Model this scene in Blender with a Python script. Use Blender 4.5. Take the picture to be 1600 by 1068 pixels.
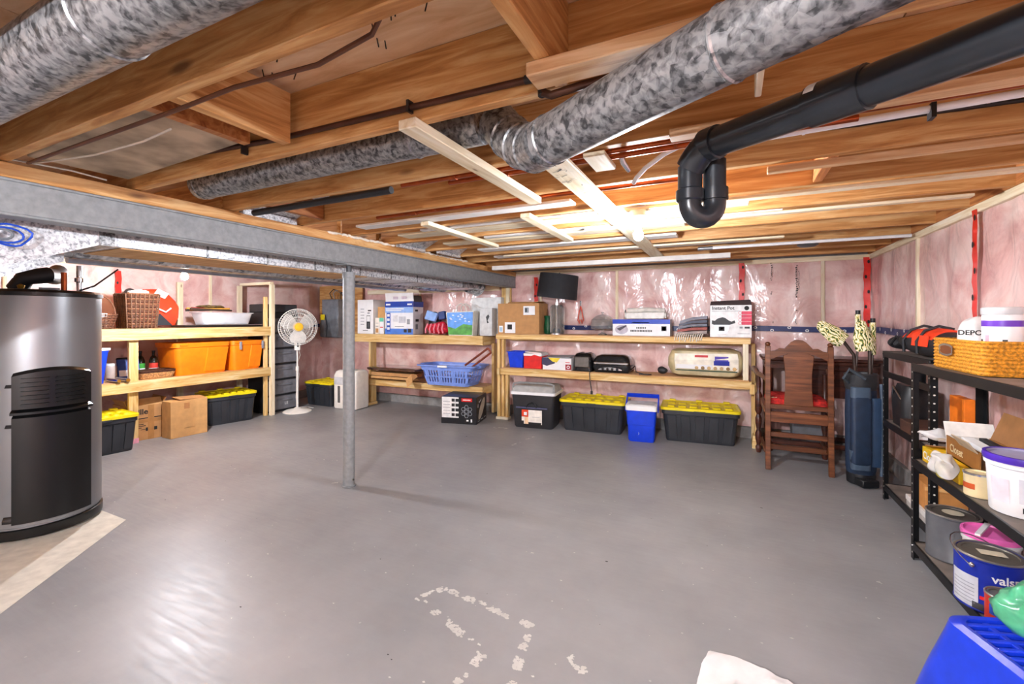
import bpy, bmesh, math, random
from mathutils import Vector, Matrix, Euler, noise
random.seed(7)
for o in list(bpy.data.objects): bpy.data.objects.remove(o)
SC = bpy.context.scene
COL = SC.collection
R = math.radians
# ---------------------------------------------------------------- camera, world, exposure
cam = bpy.data.cameras.new('camera'); camo = bpy.data.objects.new('camera', cam); COL.objects.link(camo)
cam.sensor_width = 36; cam.lens = 15.75; cam.shift_y = -0.0225; cam.clip_start = 0.02
camo.location = (0, 0, 1.4); camo.rotation_euler = (R(90), 0, R(26))
SC.camera = camo
w = bpy.data.worlds.new('world'); SC.world = w; w.use_nodes = True
w.node_tree.nodes['Background'].inputs[0].default_value = (1, .97, .93, 1)
w.node_tree.nodes['Background'].inputs[1].default_value = 0.3
vs = SC.view_settings; vs.view_transform = 'Standard'; vs.look = 'None'; vs.gamma = 1; vs.use_curve_mapping = False
vs.exposure = 1.55
BULB = 1500.0          # emission of the bare bulbs
# ---------------------------------------------------------------- materials
def L(c):
    if isinstance(c, str):
        c = c.lstrip('#'); c = [int(c[i:i+2], 16)/255 for i in (0, 2, 4)]
    return tuple(x/12.92 if x <= .04045 else ((x+.055)/1.055)**2.4 for x in c[:3]) + (1,)
def newmat(name):
    m = bpy.data.materials.new(name); m.use_nodes = True
    nt = m.node_tree; return m, nt, nt.nodes['Principled BSDF']
def nd(nt, t, **k):
    n = nt.nodes.new(t)
    for a, v in k.items():
        if a in n.inputs: n.inputs[a].default_value = v
        else: setattr(n, a, v)
    return n
def ramp(nt, src, stops):
    r = nt.nodes.new('ShaderNodeValToRGB'); e = r.color_ramp.elements
    e[0].position, e[0].color = stops[0][0], L(stops[0][1])
    e[1].position, e[1].color = stops[-1][0], L(stops[-1][1])
    for p, c in stops[1:-1]:
        x = e.new(p); x.color = L(c)
    nt.links.new(src, r.inputs[0]); return r.outputs[0]
def mul(c, k): c = c if not isinstance(c, str) else [int(c.lstrip('#')[i:i+2], 16)/255 for i in (0, 2, 4)]; return [min(1, max(0, x*k)) for x in c]
_MC = {}
def M(col, rough=.5, metal=0, var=.07, scale=14, bump=0, bscale=120, coat=0, trans=0, ior=1.45, alpha=1, emit=0):
    key = (str(col), rough, metal, var, scale, bump, bscale, coat, trans, alpha, emit)
    if key in _MC: return _MC[key]
    m, nt, b = newmat('mat_%d' % len(_MC)); _MC[key] = m
    tc = nd(nt, 'ShaderNodeTexCoord'); n = nd(nt, 'ShaderNodeTexNoise', Scale=scale, Detail=4.0)
    nt.links.new(tc.outputs['Object'], n.inputs['Vector'])
    c = ramp(nt, n.outputs[0], [(.3, mul(col, 1-var)), (.7, mul(col, 1+var))])
    nt.links.new(c, b.inputs['Base Color'])
    b.inputs['Roughness'].default_value = rough; b.inputs['Metallic'].default_value = metal
    b.inputs['Coat Weight'].default_value = coat; b.inputs['Transmission Weight'].default_value = trans
    b.inputs['IOR'].default_value = ior; b.inputs['Alpha'].default_value = alpha
    if emit:
        b.inputs['Emission Color'].default_value = L(col); b.inputs['Emission Strength'].default_value = emit
    if bump:
        n2 = nd(nt, 'ShaderNodeTexNoise', Scale=bscale, Detail=3.0); nt.links.new(tc.outputs['Object'], n2.inputs['Vector'])
        bp = nd(nt, 'ShaderNodeBump', Strength=bump, Distance=.01); nt.links.new(n2.outputs[0], bp.inputs['Height']); nt.links.new(bp.outputs[0], b.inputs['Normal'])
    return m
def wood(name, c1, c2, c3, rough=.6, knot='#5a3216', stretch=12, spread=.22, kd=.055):
    m, nt, b = newmat(name)
    tc = nd(nt, 'ShaderNodeTexCoord'); oi = nd(nt, 'ShaderNodeObjectInfo')
    ad = nd(nt, 'ShaderNodeVectorMath', operation='MULTIPLY_ADD'); ad.inputs[1].default_value = (37, 11, 23)
    cb = nd(nt, 'ShaderNodeCombineXYZ')
    for i in range(3): nt.links.new(oi.outputs['Random'], cb.inputs[i])
    nt.links.new(cb.outputs[0], ad.inputs[0]); nt.links.new(tc.outputs['Object'], ad.inputs[2])
    mp = nd(nt, 'ShaderNodeMapping'); mp.inputs['Scale'].default_value = (1, stretch, stretch); nt.links.new(ad.outputs[0], mp.inputs[0])
    n = nd(nt, 'ShaderNodeTexNoise', Scale=2.2, Detail=6.0, Roughness=.6, Distortion=.9); nt.links.new(mp.outputs[0], n.inputs['Vector'])
    c = ramp(nt, n.outputs[0], [(.33, c1), (.5, c2), (.68, c3)])
    mk = nd(nt, 'ShaderNodeMapping'); mk.inputs['Scale'].default_value = (2.2, 7, 7); nt.links.new(ad.outputs[0], mk.inputs[0])
    v = nd(nt, 'ShaderNodeTexVoronoi', Scale=1.0); nt.links.new(mk.outputs[0], v.inputs['Vector'])
    mr = nd(nt, 'ShaderNodeMapRange'); mr.inputs[1].default_value = kd; mr.inputs[2].default_value = kd*2.2; mr.inputs[3].default_value = .75; mr.inputs[4].default_value = 0
    nt.links.new(v.outputs['Distance'], mr.inputs[0])
    mx = nd(nt, 'ShaderNodeMixRGB'); mx.inputs[2].default_value = L(knot); nt.links.new(mr.outputs[0], mx.inputs[0]); nt.links.new(c, mx.inputs[1])
    hv = nd(nt, 'ShaderNodeHueSaturation'); m2 = nd(nt, 'ShaderNodeMapRange'); m2.inputs[3].default_value = 1-spread; m2.inputs[4].default_value = 1+spread*.6
    nt.links.new(oi.outputs['Random'], m2.inputs[0]); nt.links.new(m2.outputs[0], hv.inputs['Value']); nt.links.new(mx.outputs[0], hv.inputs['Color'])
    nt.links.new(hv.outputs[0], b.inputs['Base Color']); b.inputs['Roughness'].default_value = rough
    bp = nd(nt, 'ShaderNodeBump', Strength=.12, Distance=.004); nt.links.new(n.outputs[0], bp.inputs['Height']); nt.links.new(bp.outputs[0], b.inputs['Normal'])
    return m
def galv(name, dark, mid, light, scale=26, rough=.38, metal=.75):
    m, nt, b = newmat(name); tc = nd(nt, 'ShaderNodeTexCoord')
    nz = nd(nt, 'ShaderNodeTexNoise', Scale=scale*2.0, Detail=3.0, Roughness=.5, Distortion=.5); nt.links.new(tc.outputs['Object'], nz.inputs['Vector'])
    v = nd(nt, 'ShaderNodeTexVoronoi', Scale=scale*1.6); nt.links.new(tc.outputs['Object'], v.inputs['Vector'])
    mx = nd(nt, 'ShaderNodeMixRGB'); mx.inputs[0].default_value = .22; nt.links.new(nz.outputs[0], mx.inputs[1]); nt.links.new(v.outputs['Color'], mx.inputs[2])
    c = ramp(nt, mx.outputs[0], [(.36, dark), (.46, mid), (.62, light)])
    nt.links.new(c, b.inputs['Base Color']); b.inputs['Metallic'].default_value = metal; b.inputs['Roughness'].default_value = rough
    return m
JOIST = wood('joist_wood', '#a56d37', '#cb9456', '#e3ba80', spread=.16, kd=.075)
JOISTD = wood('rim_wood', '#8a4a20', '#b4713a', '#cf9054', spread=.2)
PINE = wood('pine_wood', '#c6974f', '#dfbb78', '#eed5a2', spread=.1, knot='#7a4a20', kd=.03)
PALE = wood('pale_wood', '#d9c49b', '#ebdcba', '#f7eed8', spread=.1, knot='#6b4a2a', kd=.03)
OAK = wood('brown_wood', '#4a2611', '#683a1d', '#85502e', rough=.35, spread=.06, kd=.0)
DARKWOOD = wood('dark_wood', '#2c140c', '#472216', '#5e3020', rough=.3, spread=.05, kd=.0)
TANW = wood('tan_wood', '#b98a5c', '#d0a678', '#e2c298', spread=.12, kd=.03)
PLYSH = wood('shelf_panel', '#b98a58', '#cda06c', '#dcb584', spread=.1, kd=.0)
GALV = galv('galvanised', '#515253', '#858687', '#b2b3b3')
GALVP = galv('galvanised_pale', '#8e9196', '#c3c6c9', '#e8eaeb', scale=34, metal=.45)
GALVD = galv('galvanised_foil', '#6b6e72', '#b1b4b8', '#dfe1e3', scale=12, rough=.3)
# ---------------------------------------------------------------- mesh builder
class MB:
    def __init__(s): s.v = []; s.f = []; s.mi = []
    def _add(s, vs, fs, mi=0):
        n = len(s.v); s.v += [tuple(x) for x in vs]; s.f += [tuple(n+i for i in f) for f in fs]; s.mi += [mi]*len(fs); return s
    def box(s, c, d, rot=None, mi=0):
        x, y, z = d[0]/2, d[1]/2, d[2]/2
        P = [Vector(p) for p in ((-x,-y,-z),(x,-y,-z),(x,y,-z),(-x,y,-z),(-x,-y,z),(x,-y,z),(x,y,z),(-x,y,z))]
        if rot: m = Euler(rot).to_matrix(); P = [m @ p for p in P]
        return s._add([p+Vector(c) for p in P], [(0,3,2,1),(4,5,6,7),(0,1,5,4),(1,2,6,5),(2,3,7,6),(3,0,4,7)], mi)
    def bx(s, x0, x1, y0, y1, z0, z1, mi=0): return s.box(((x0+x1)/2,(y0+y1)/2,(z0+z1)/2), (x1-x0,y1-y0,z1-z0), mi=mi)
    def loop(s, rings, closed=True, cap=True, mi=0):
        n = len(rings[0]); base = len(s.v)
        vs = [p for r in rings for p in r]; fs = []
        for i in range(len(rings)-1):
            for j in range(n if closed else n-1):
                k = (j+1) % n; fs.append((i*n+j, i*n+k, (i+1)*n+k, (i+1)*n+j))
        if cap: fs.append(tuple(range(n-1, -1, -1))); fs.append(tuple((len(rings)-1)*n+j for j in range(n)))
        return s._add(vs, fs, mi)
    def tube(s, pts, r, n=10, mi=0, cap=True):
        pts = [Vector(p) for p in pts]; rr = r if isinstance(r, (list, tuple)) else [r]*len(pts)
        rings = []; prev = None
        for i, p in enumerate(pts):
            a = pts[max(0, i-1)]; b = pts[min(len(pts)-1, i+1)]; t = (b-a).normalized()
            if prev is None:
                up = Vector((0,0,1)) if abs(t.z) < .9 else Vector((1,0,0)); u = t.cross(up).normalized()
            else:
                u = (prev - t*prev.dot(t)).normalized()
            prev = u; v = t.cross(u)
            rings.append([p+(u*math.cos(q)+v*math.sin(q))*rr[i] for q in [2*math.pi*k/n for k in range(n)]])
        return s.loop(rings, cap=cap, mi=mi)
    def cyl(s, a, b, r, r2=None, n=16, mi=0, cap=True): return s.tube([a, b], [r, r if r2 is None else r2], n, mi, cap)
    def lathe(s, prof, n=24, c=(0,0,0), mi=0, cap=True, sx=1, sy=1, a0=0):
        return s.loop([[(c[0]+r*sx*math.cos(a0+2*math.pi*k/n), c[1]+r*sy*math.sin(a0+2*math.pi*k/n), c[2]+z) for k in range(n)] for r, z in prof], cap=cap, mi=mi)
    def rr(s, secs, c=(0,0,0), k=4, mi=0, cap=True):
        """loft of rounded rectangles: secs = (z, w, d, r)"""
        rings = []
        for z, w_, d_, r in secs:
            r = min(r, w_/2-1e-4, d_/2-1e-4); ring = []
            for qx, qy, a in ((1,1,0),(-1,1,90),(-1,-1,180),(1,-1,270)):
                for i in range(k+1):
                    t = R(a+90*i/k); ring.append((c[0]+qx*(w_/2-r)+r*math.cos(t), c[1]+qy*(d_/2-r)+r*math.sin(t), c[2]+z))
            rings.append(ring)
        return s.loop(rings, cap=cap, mi=mi)
    def prism(s, poly, y0, y1, mi=0):
        """polygon in local x,z extruded along y"""
        n = len(poly); vs = [(x, y0, z) for x, z in poly]+[(x, y1, z) for x, z in poly]
        fs = [tuple(range(n)), tuple(range(2*n-1, n-1, -1))]+[(i, i+n, (i+1) % n+n, (i+1) % n) for i in range(n)]
        return s._add(vs, fs, mi)
    def quad(s, a, b, c, d, mi=0): return s._add([a, b, c, d], [(0,1,2,3)], mi)
    def ball(s, c, rx, ry, rz, n=14, m=8, mi=0):
        return s.loop([[(c[0]+rx*math.sin(t)*math.cos(2*math.pi*k/n), c[1]+ry*math.sin(t)*math.sin(2*math.pi*k/n), c[2]-rz*math.cos(t)) for k in range(n)] for t in [math.pi*(.03+.94*i/m) for i in range(m+1)]], mi=mi)
    def jitter(s, amt, fr=8, seed=0):
        s.v = [tuple(Vector(p)+noise.noise_vector(Vector(p)*fr+Vector((seed, seed*2.1, 0)))*amt) for p in s.v]; return s
    def mesh(s, name, mats, bevel=0, smooth=True, angle=38, fix=True):
        me = bpy.data.meshes.new(name); me.from_pydata(s.v, [], s.f); me.update()
        mats = mats if isinstance(mats, (list, tuple)) else [mats]
        for m in mats: me.materials.append(m)
        for p, i in zip(me.polygons, s.mi): p.material_index = i
        if bevel or fix:
            bm = bmesh.new(); bm.from_mesh(me)
            if fix: bmesh.ops.recalc_face_normals(bm, faces=bm.faces)
            if bevel:
                es = [e for e in bm.edges if len(e.link_faces) == 2 and e.calc_face_angle(0) > .6]
                bmesh.ops.bevel(bm, geom=es, offset=bevel, segments=1, affect='EDGES', clamp_overlap=True)
            bm.to_mesh(me); bm.free()
        if smooth:
            me.polygons.foreach_set('use_smooth', [True]*len(me.polygons)); me.set_sharp_from_angle(angle=R(angle))
        return me
    def build(s, name, mats, parent=None, loc=(0,0,0), rot=(0,0,0), **k):
        return link(name, s.mesh(name, mats, **k), parent, loc, rot)
def link(name, me, parent=None, loc=(0,0,0), rot=(0,0,0)):
    o = bpy.data.objects.new(name, me); COL.objects.link(o); o.location = loc; o.rotation_euler = rot
    if parent is not None: o.parent = parent
    return o
def tag(o, label=None, cat=None, group=None, kind=None):
    if label: o['label'] = label
    if cat: o['category'] = cat
    if group: o['group'] = group
    if kind: o['kind'] = kind
    return o
def T(name, label, cat, loc=(0,0,0), rz=0, group=None):
    o = bpy.data.objects.new(name, None); o.empty_display_size = .05; COL.objects.link(o); o.location = loc; o.rotation_euler = (0,0,R(rz))
    return tag(o, label, cat, group)
def copy_tree(o, loc=None, rz=None, label=None, parent=None):
    c = o.copy(); COL.objects.link(c); c.parent = parent
    if loc: c.location = loc
    if rz is not None: c.rotation_euler = (0,0,R(rz))
    if label: c['label'] = label
    for ch in o.children: copy_tree(ch, parent=c)
    return c
_BM = {}
def board(parent, name, L_, w_, t_, loc, rot=(0,0,0), mat=None, bevel=.003):
    """a plank: long axis local x, width local y, thickness local z, centred"""
    mat = mat or PINE; key = (round(L_,3), round(w_,3), round(t_,3), mat.name)
    if key not in _BM: _BM[key] = MB().box((0,0,0), (L_,w_,t_)).mesh(name, mat, bevel=bevel, smooth=False)
    return link(name, _BM[key], parent, loc, rot)
ALX = (0,0,0); ALY = (0,0,R(90)); UPX = (0,R(-90),0)     # UPX: upright, width along y; UPY: upright, width along x
UPY = (R(90),R(-90),0); 
EDGX = (R(90),0,0); EDGY = (R(90),0,R(90))                # on edge along x / along y
def text(parent, name, s, size, mat, loc, rot=(R(90),0,0), align='LEFT', bold=0):
    cu = bpy.data.curves.new('txt', 'FONT'); cu.body = s; cu.size = size; cu.align_x = align; cu.offset = bold; cu.extrude = 0
    o = bpy.data.objects.new('txt', cu); COL.objects.link(o)
    bpy.context.view_layer.update()
    me = bpy.data.meshes.new_from_object(o.evaluated_get(bpy.context.evaluated_depsgraph_get())); bpy.data.objects.remove(o)
    me.materials.clear(); me.materials.append(mat)
    return link(name, me, parent, loc, rot)
def prints(parent, name, rects, y=-.0015, face='front', off=0):
    """flat print on a face. rects: (x0,z0,x1,z1,mat) in the face's own plane"""
    if len(rects) in (2, 3):
        for q_ in rects: prints(parent, name, [q_], y, face, off)
        return
    mb = MB(); mats = []
    for i, (x0, z0, x1, z1, m) in enumerate(rects):
        if m not in mats: mats.append(m)
        e = i*.00006
        if face == 'front': q = [(x0,y-e,z0),(x1,y-e,z0),(x1,y-e,z1),(x0,y-e,z1)]
        elif face == 'right': q = [(off+.0015+e,x0,z0),(off+.0015+e,x1,z0),(off+.0015+e,x1,z1),(off+.0015+e,x0,z1)]
        elif face == 'top': q = [(x0,z0,off+.0015+e),(x1,z0,off+.0015+e),(x1,z1,off+.0015+e),(x0,z1,off+.0015+e)]
        mb._add(q, [(0,1,2,3)], mats.index(m))
    return mb.build(name, mats, parent, smooth=False, fix=False)
def poly(parent, name, pts, mat, y=-.002):
    return MB()._add([(x, y, z) for x, z in pts], [tuple(range(len(pts)))]).build(name, mat, parent, smooth=False, fix=False)
def arc(c, r, a0, a1, n=10, ax='xz'):
    out = []
    for i in range(n+1):
        t = R(a0+(a1-a0)*i/n); x, z = r*math.cos(t), r*math.sin(t)
        out.append((c[0]+x, c[1], c[2]+z) if ax == 'xz' else (c[0]+x, c[1]+z, c[2]) if ax == 'xy' else (c[0], c[1]+x, c[2]+z))
    return out
BLACK = M('#16171a', .45); BLK2 = M('#2a2b2e', .5); WHITE = M('#eceded', .5, var=.02); GREY = M('#8d9297', .5); CARD = M('#b98a58', .8, var=.05, bump=.05)
CARD2 = M('#c89a62', .8, var=.05); RED = M('#d8201c', .5); YEL = M('#e9d21c', .4, var=.05); BLUE = M('#1440d8', .4, var=.05); ORANGE = M('#f28310', .4, var=.04)
STEEL = M('#c8cacc', .25, 1, var=.04); INK = M('#222222', .7)
# ---------------------------------------------------------------- the setting
XL, XR, YB, YF, ZS, ZJ = -6.9, 1.37, 6.0, -2.6, 2.33, 2.09
def floor_mat():
    m, nt, b = newmat('floor_paint'); tc = nd(nt, 'ShaderNodeTexCoord')
    n = nd(nt, 'ShaderNodeTexNoise', Scale=1.3, Detail=7.0, Roughness=.62); nt.links.new(tc.outputs['Object'], n.inputs['Vector'])
    c = ramp(nt, n.outputs[0], [(.3, '#7f8083'), (.5, '#8b8c8e'), (.7, '#959698')])
    mp = nd(nt, 'ShaderNodeMapping'); mp.inputs['Rotation'].default_value = (0,0,.7); mp.inputs['Scale'].default_value = (3, 26, 1); nt.links.new(tc.outputs['Object'], mp.inputs[0])
    s = nd(nt, 'ShaderNodeTexNoise', Scale=1.6, Detail=8.0, Roughness=.7, Distortion=.4); nt.links.new(mp.outputs[0], s.inputs['Vector'])
    rr_ = ramp(nt, s.outputs[0], [(.3, (.28,)*3), (.75, (.5,)*3)])
    sp = nd(nt, 'ShaderNodeTexVoronoi', Scale=7.0); nt.links.new(tc.outputs['Object'], sp.inputs['Vector'])
    mr = nd(nt, 'ShaderNodeMapRange'); mr.inputs[1].default_value = .03; mr.inputs[2].default_value = .045; mr.inputs[3].default_value = .3; mr.inputs[4].default_value = 0; nt.links.new(sp.outputs['Distance'], mr.inputs[0])
    mx = nd(nt, 'ShaderNodeMixRGB'); mx.inputs[2].default_value = L('#c9c9c6'); nt.links.new(mr.outputs[0], mx.inputs[0]); nt.links.new(c, mx.inputs[1])
    nt.links.new(mx.outputs[0], b.inputs['Base Color']); 
    mq = nd(nt, 'ShaderNodeMapRange'); mq.inputs[1].default_value = .3; mq.inputs[2].default_value = .7; mq.inputs[3].default_value = .33; mq.inputs[4].default_value = .5; nt.links.new(s.outputs[0], mq.inputs[0])
    nt.links.new(mq.outputs[0], b.inputs['Roughness']); b.inputs['Specular IOR Level'].default_value = .4
    bp = nd(nt, 'ShaderNodeBump', Strength=.03, Distance=.01); nt.links.new(s.outputs[0], bp.inputs['Height']); nt.links.new(bp.outputs[0], b.inputs['Normal'])
    return m
def insul_mat():
    m, nt, b = newmat('insulation_film'); tc = nd(nt, 'ShaderNodeTexCoord')
    n = nd(nt, 'ShaderNodeTexNoise', Scale=2.6, Detail=8.0, Roughness=.66, Distortion=.8); nt.links.new(tc.outputs['Object'], n.inputs['Vector'])
    c = ramp(nt, n.outputs[0], [(.3, '#c48f8a'), (.45, '#dab0aa'), (.58, '#e6c9c2'), (.72, '#efdcd5')])
    nt.links.new(c, b.inputs['Base Color']); b.inputs['Roughness'].default_value = .45
    b.inputs['Coat Weight'].default_value = .7; b.inputs['Coat Roughness'].default_value = .16
    mp = nd(nt, 'ShaderNodeMapping'); mp.inputs['Scale'].default_value = (1, 1, .6); nt.links.new(tc.outputs['Object'], mp.inputs[0])
    n2 = nd(nt, 'ShaderNodeTexNoise', Scale=3.6, Detail=3.0, Roughness=.5, Distortion=1.6); nt.links.new(mp.outputs[0], n2.inputs['Vector'])
    bp = nd(nt, 'ShaderNodeBump', Strength=.5, Distance=.05); nt.links.new(n2.outputs[0], bp.inputs['Height']); nt.links.new(bp.outputs[0], b.inputs['Coat Normal'])
    bp2 = nd(nt, 'ShaderNodeBump', Strength=.3, Distance=.03); nt.links.new(n2.outputs[0], bp2.inputs['Height']); nt.links.new(bp2.outputs[0], b.inputs['Normal'])
    return m
FLOOR = floor_mat(); INS = insul_mat()
CONC = M('#8f8f8d', .8, var=.08, bump=.1)
fl = MB().bx(XL-.15, XR+.15, YF-.1, YB+.15, -.12, 0).build('floor', FLOOR, smooth=False); tag(fl, 'grey painted concrete basement floor', kind='structure')
def film(length, h, seed, nx, nz, studs):
    """pillowy plastic-covered insulation, local x along, z up, facing -y"""
    mb = MB(); vs = []
    for j in range(nz+1):
        z = h*j/nz
        for i in range(nx+1):
            x = length*i/nx
            ds = min(abs(x-s_) for s_ in studs)
            d = .016*min(1, ds/.16)**.6 + .012*noise.noise(Vector((x*3.1, seed, z*1.1))) + .010*noise.noise(Vector((x*6, seed+4, z*4.2+x*2)))
            low = max(0, 1-abs(z-1.12)/.16); d += .02*low*noise.noise(Vector((x*6, 9+seed, z*9)))
            pinch = math.exp(-((z-1.27)/.05)**2); d *= 1-.8*pinch
            d *= min(1, (h-z)/.05+.05)
            vs.append((x, -max(.001, d), z))
    fs = [(j*(nx+1)+i, j*(nx+1)+i+1, (j+1)*(nx+1)+i+1, (j+1)*(nx+1)+i) for j in range(nz) for i in range(nx)]
    return mb._add(vs, fs)
REDT = M('#e0261a', .35, var=.06, coat=.3); BLUT = M('#15265e', .4, var=.1)
def studded_wall(name, label, length, loc, rz, studs, bare, tapes, seed, bands):
    wl = MB().bx(-.12, length+.12, 0, .12, 0, ZS).build(name, CONC, None, loc, (0,0,R(rz)), smooth=False); tag(wl, label, kind='structure')
    film(length, 2.08, seed, int(length*28), 60, studs).build('vapour_barrier', INS, wl, (0,-.003,.0), angle=180, fix=False)
    MB().bx(0, length, -.05, -.002, 0, .13).build('concrete_curb', CONC, wl)
    board(wl, 'top_plate', length, .05, .038, (length/2, -.021, 2.066), EDGX, PALE)
    for x in bare: board(wl, 'stud', .74, .035, .03, (x, -.02, 1.675), UPY, PALE)
    for x, z0, z1 in tapes:
        t = MB(); n = 14
        t.loop([[(x-.03+.004*math.sin(i*1.7), -.043-.003*math.sin(i*2.3), z0+(z1-z0)*i/n), (x+.03+.004*math.sin(i*1.7), -.043, z0+(z1-z0)*i/n)] for i in range(n+1)], closed=False, cap=False)
        t.build('red_tape', REDT, wl, fix=False)
        dots = MB()
        for k in range(int((z1-z0)/.16)+1):
            zc = z0+.07+k*.16
            if zc < z1-.03: dots.lathe([(.016,0),(.001,0)], 8, (0,0,0)); 
            n8 = 8
            if zc < z1-.03: 
                del dots.v[-16:]; del dots.f[-10:]; del dots.mi[-10:]
                dots._add([(x+.012*(-1)**k+.012*math.cos(a), -.049, zc+.02*math.sin(a)) for a in [2*math.pi*q/n8 for q in range(n8)]], [tuple(range(n8))])
        dots.build('tape_mark', INK, wl, fix=False)
    for x0, x1 in bands:
        t = MB(); n = max(4, int((x1-x0)*5))
        t.loop([[(x0+(x1-x0)*i/n, -.047, 1.255+.006*math.sin(i*.9)), (x0+(x1-x0)*i/n, -.044, 1.315+.006*math.sin(i*.9))] for i in range(n+1)], closed=False, cap=False)
        t.build('blue_tape', BLUT, wl, fix=False)
        d = MB()
        for k in range(int((x1-x0)/.17)):
            xc = x0+.1+k*.17; zc = 1.285+.016*(-1)**k; d.loop([[(xc+q*math.cos(2*math.pi*i/10), -.0505, zc+q*.8*math.sin(2*math.pi*i/10)) for i in range(10)] for q in (.010, .019)], cap=False)
        d.build('tape_ring_print', WHITE, wl, fix=False)
    return wl
backL = XR-XL
studsB = [i*.41+.13 for i in range(int(backL/.41)+1)]
bx_ = lambda X: X-XL
wb = studded_wall('wall_back', 'back wall of pink insulation under clear plastic film', backL, (XL, YB, 0), 0, studsB, [bx_(v) for v in (-1.36, .92, -2.45, -4.6)], [(bx_(.12), 1.3, 2.06), (bx_(1.31), 1.3, 2.06), (bx_(-2.52), 1.5, 2.0), (bx_(-6.84), 1.3, 1.95)], 1.0, [(bx_(-2.9), bx_(1.34)), (bx_(-6.9), bx_(-6.0))])
wr = studded_wall('wall_right', 'right wall of pink insulation under clear plastic film', YB-YF, (XR, YB, 0), -90, [i*.41+.2 for i in range(21)], [YB-4.64], [(YB-3.66, 1.3, 2.06)], 5.0, [(0.02, 3.5)])
wl_ = studded_wall('wall_left', 'left wall of pink insulation under clear plastic film', YB-YF, (XL, YF, 0), 90, [i*.41+.2 for i in range(21)], [3.98-YF, 1.9-YF], [(2.87-YF, 1.3, 2.0)], 9.0, [(7.4, 8.55)])
wf = MB().bx(XL-.12, XR+.12, YF-.12, YF, 0, ZS).build('wall_front', M('#cfc4bd', .7), smooth=False); tag(wf, 'pale wall behind the viewer', kind='structure')
# film printing: short runs of small dark strokes
pr = MB(); rnd = random.Random(3)
for X, z0, z1, s_ in ((.42, 1.84, 2.03, 1), (.66, 1.64, 2.0, 1.5), (.69, 1.72, 1.93, .7), (.42, 1.68, 1.72, 1), (.66, 1.34, 1.39, 1), (.43, 1.35, 1.38, 1), (.66, 1.49, 1.5, 1)):
    z = z0
    while z < z1:
        hgt = rnd.uniform(.008, .02); wd = rnd.uniform(.006, .014)*s_; ox = rnd.uniform(-.006, .006)*s_
        pr._add([(bx_(X)+ox, -.056, z), (bx_(X)+ox+wd, -.056, z+.004), (bx_(X)+ox+wd*.8, -.056, z+hgt), (bx_(X)+ox-.002, -.056, z+hgt*.7)], [(0,1,2,3)]); z += hgt+rnd.uniform(.003, .009)
pr.build('film_print', INK, wb, fix=False)
# right wall print
pr = MB()
for k in range(9):
    u = YB-3.05+.03*k; pr._add([(u, -.056, .98), (u+.018, -.056, .985+.01*(k % 2)), (u+.014, -.056, 1.01), (u, -.056, 1.0)], [(0,1,2,3)])
pr.build('film_print', INK, wr, fix=False)
# ---- ceiling: subfloor sheets, joists on both sides of the beam
def ply_mat():
    return wood('subfloor_ply', '#c6976a', '#dab287', '#e8c9a2', spread=.05, stretch=5, kd=.022, knot='#6b4020')
PLY = ply_mat()
ce = MB().bx(XL-.12, XR+.12, YF-.12, YB+.12, ZS+.02, ZS+.12).build('ceiling', PLY, smooth=False); tag(ce, 'open joist ceiling under plywood subfloor', kind='structure')
for k, (y0, y1) in enumerate([(-2.6, -1.2), (-1.2, .05), (.05, 1.27), (1.27, 2.49), (2.49, 3.71), (3.71, 4.93), (4.93, 6.0)]):
    xs = [XL, -4.4, -1.96+.3*(k % 2), .48, XR]
    for a, b_ in zip(xs, xs[1:]):
        board(ce, 'subfloor_sheet', b_-a-.004, y1-y0-.004, .019, ((a+b_)/2, (y0+y1)/2, ZS+.01), mat=PLY, bevel=.001)
JY = [-2.2, -1.7, -1.2, -.7, -.22, .28, .78, 1.28, 1.79, 2.29, 2.77, 3.24, 3.74, 4.24, 4.74, 5.24, 5.74]
XB = -2.93
for y in JY:
    board(ce, 'joist', XR-XB+.0, ZS-ZJ, .042, ((XR+XB)/2, y, (ZS+ZJ)/2), EDGX, JOIST)
    board(ce, 'joist', XB-.1-XL, ZS-ZJ, .042, ((XB-.1+XL)/2, y+.045, (ZS+ZJ)/2), EDGX, JOIST)
board(ce, 'rim_joist', YB-YF, ZS-ZJ, .04, (XR-.025, (YB+YF)/2, (ZS+ZJ)/2), EDGY, JOISTD)
# nails poking through the subfloor
nl = MB(); rnd = random.Random(5)
for k in range(170):
    y = rnd.choice([.5, 1.0, 1.05, .98, 1.1, 1.55, 2.05, .9])+rnd.uniform(-.1, .1); x = rnd.uniform(-2.6, 1.0)
    nl.cyl((x, y, ZS+.002), (x+rnd.uniform(-.008, .008), y+rnd.uniform(-.008, .008), ZS-.028), .0022, n=5)
tag(nl.build('subfloor_nail', M('#2a1d14', .5, .5), ce), kind='stuff')
# blocking between joists
board(ce, 'blocking', .46, ZS-ZJ, .042, (-.45, 1.03, (ZS+ZJ)/2-.0), EDGY, JOIST)
board(ce, 'blocking', .42, .2, .045, (-1.6, 1.01, 2.2), EDGY, JOIST)
board(ce, 'blocking', .44, ZS-ZJ-.02, .042, (-2.6, 2.04, (ZS+ZJ)/2), EDGY, JOISTD)
board(ce, 'blocking', .43, ZS-ZJ-.02, .042, (.4, 2.53, (ZS+ZJ)/2), EDGY, JOISTD)
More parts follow.
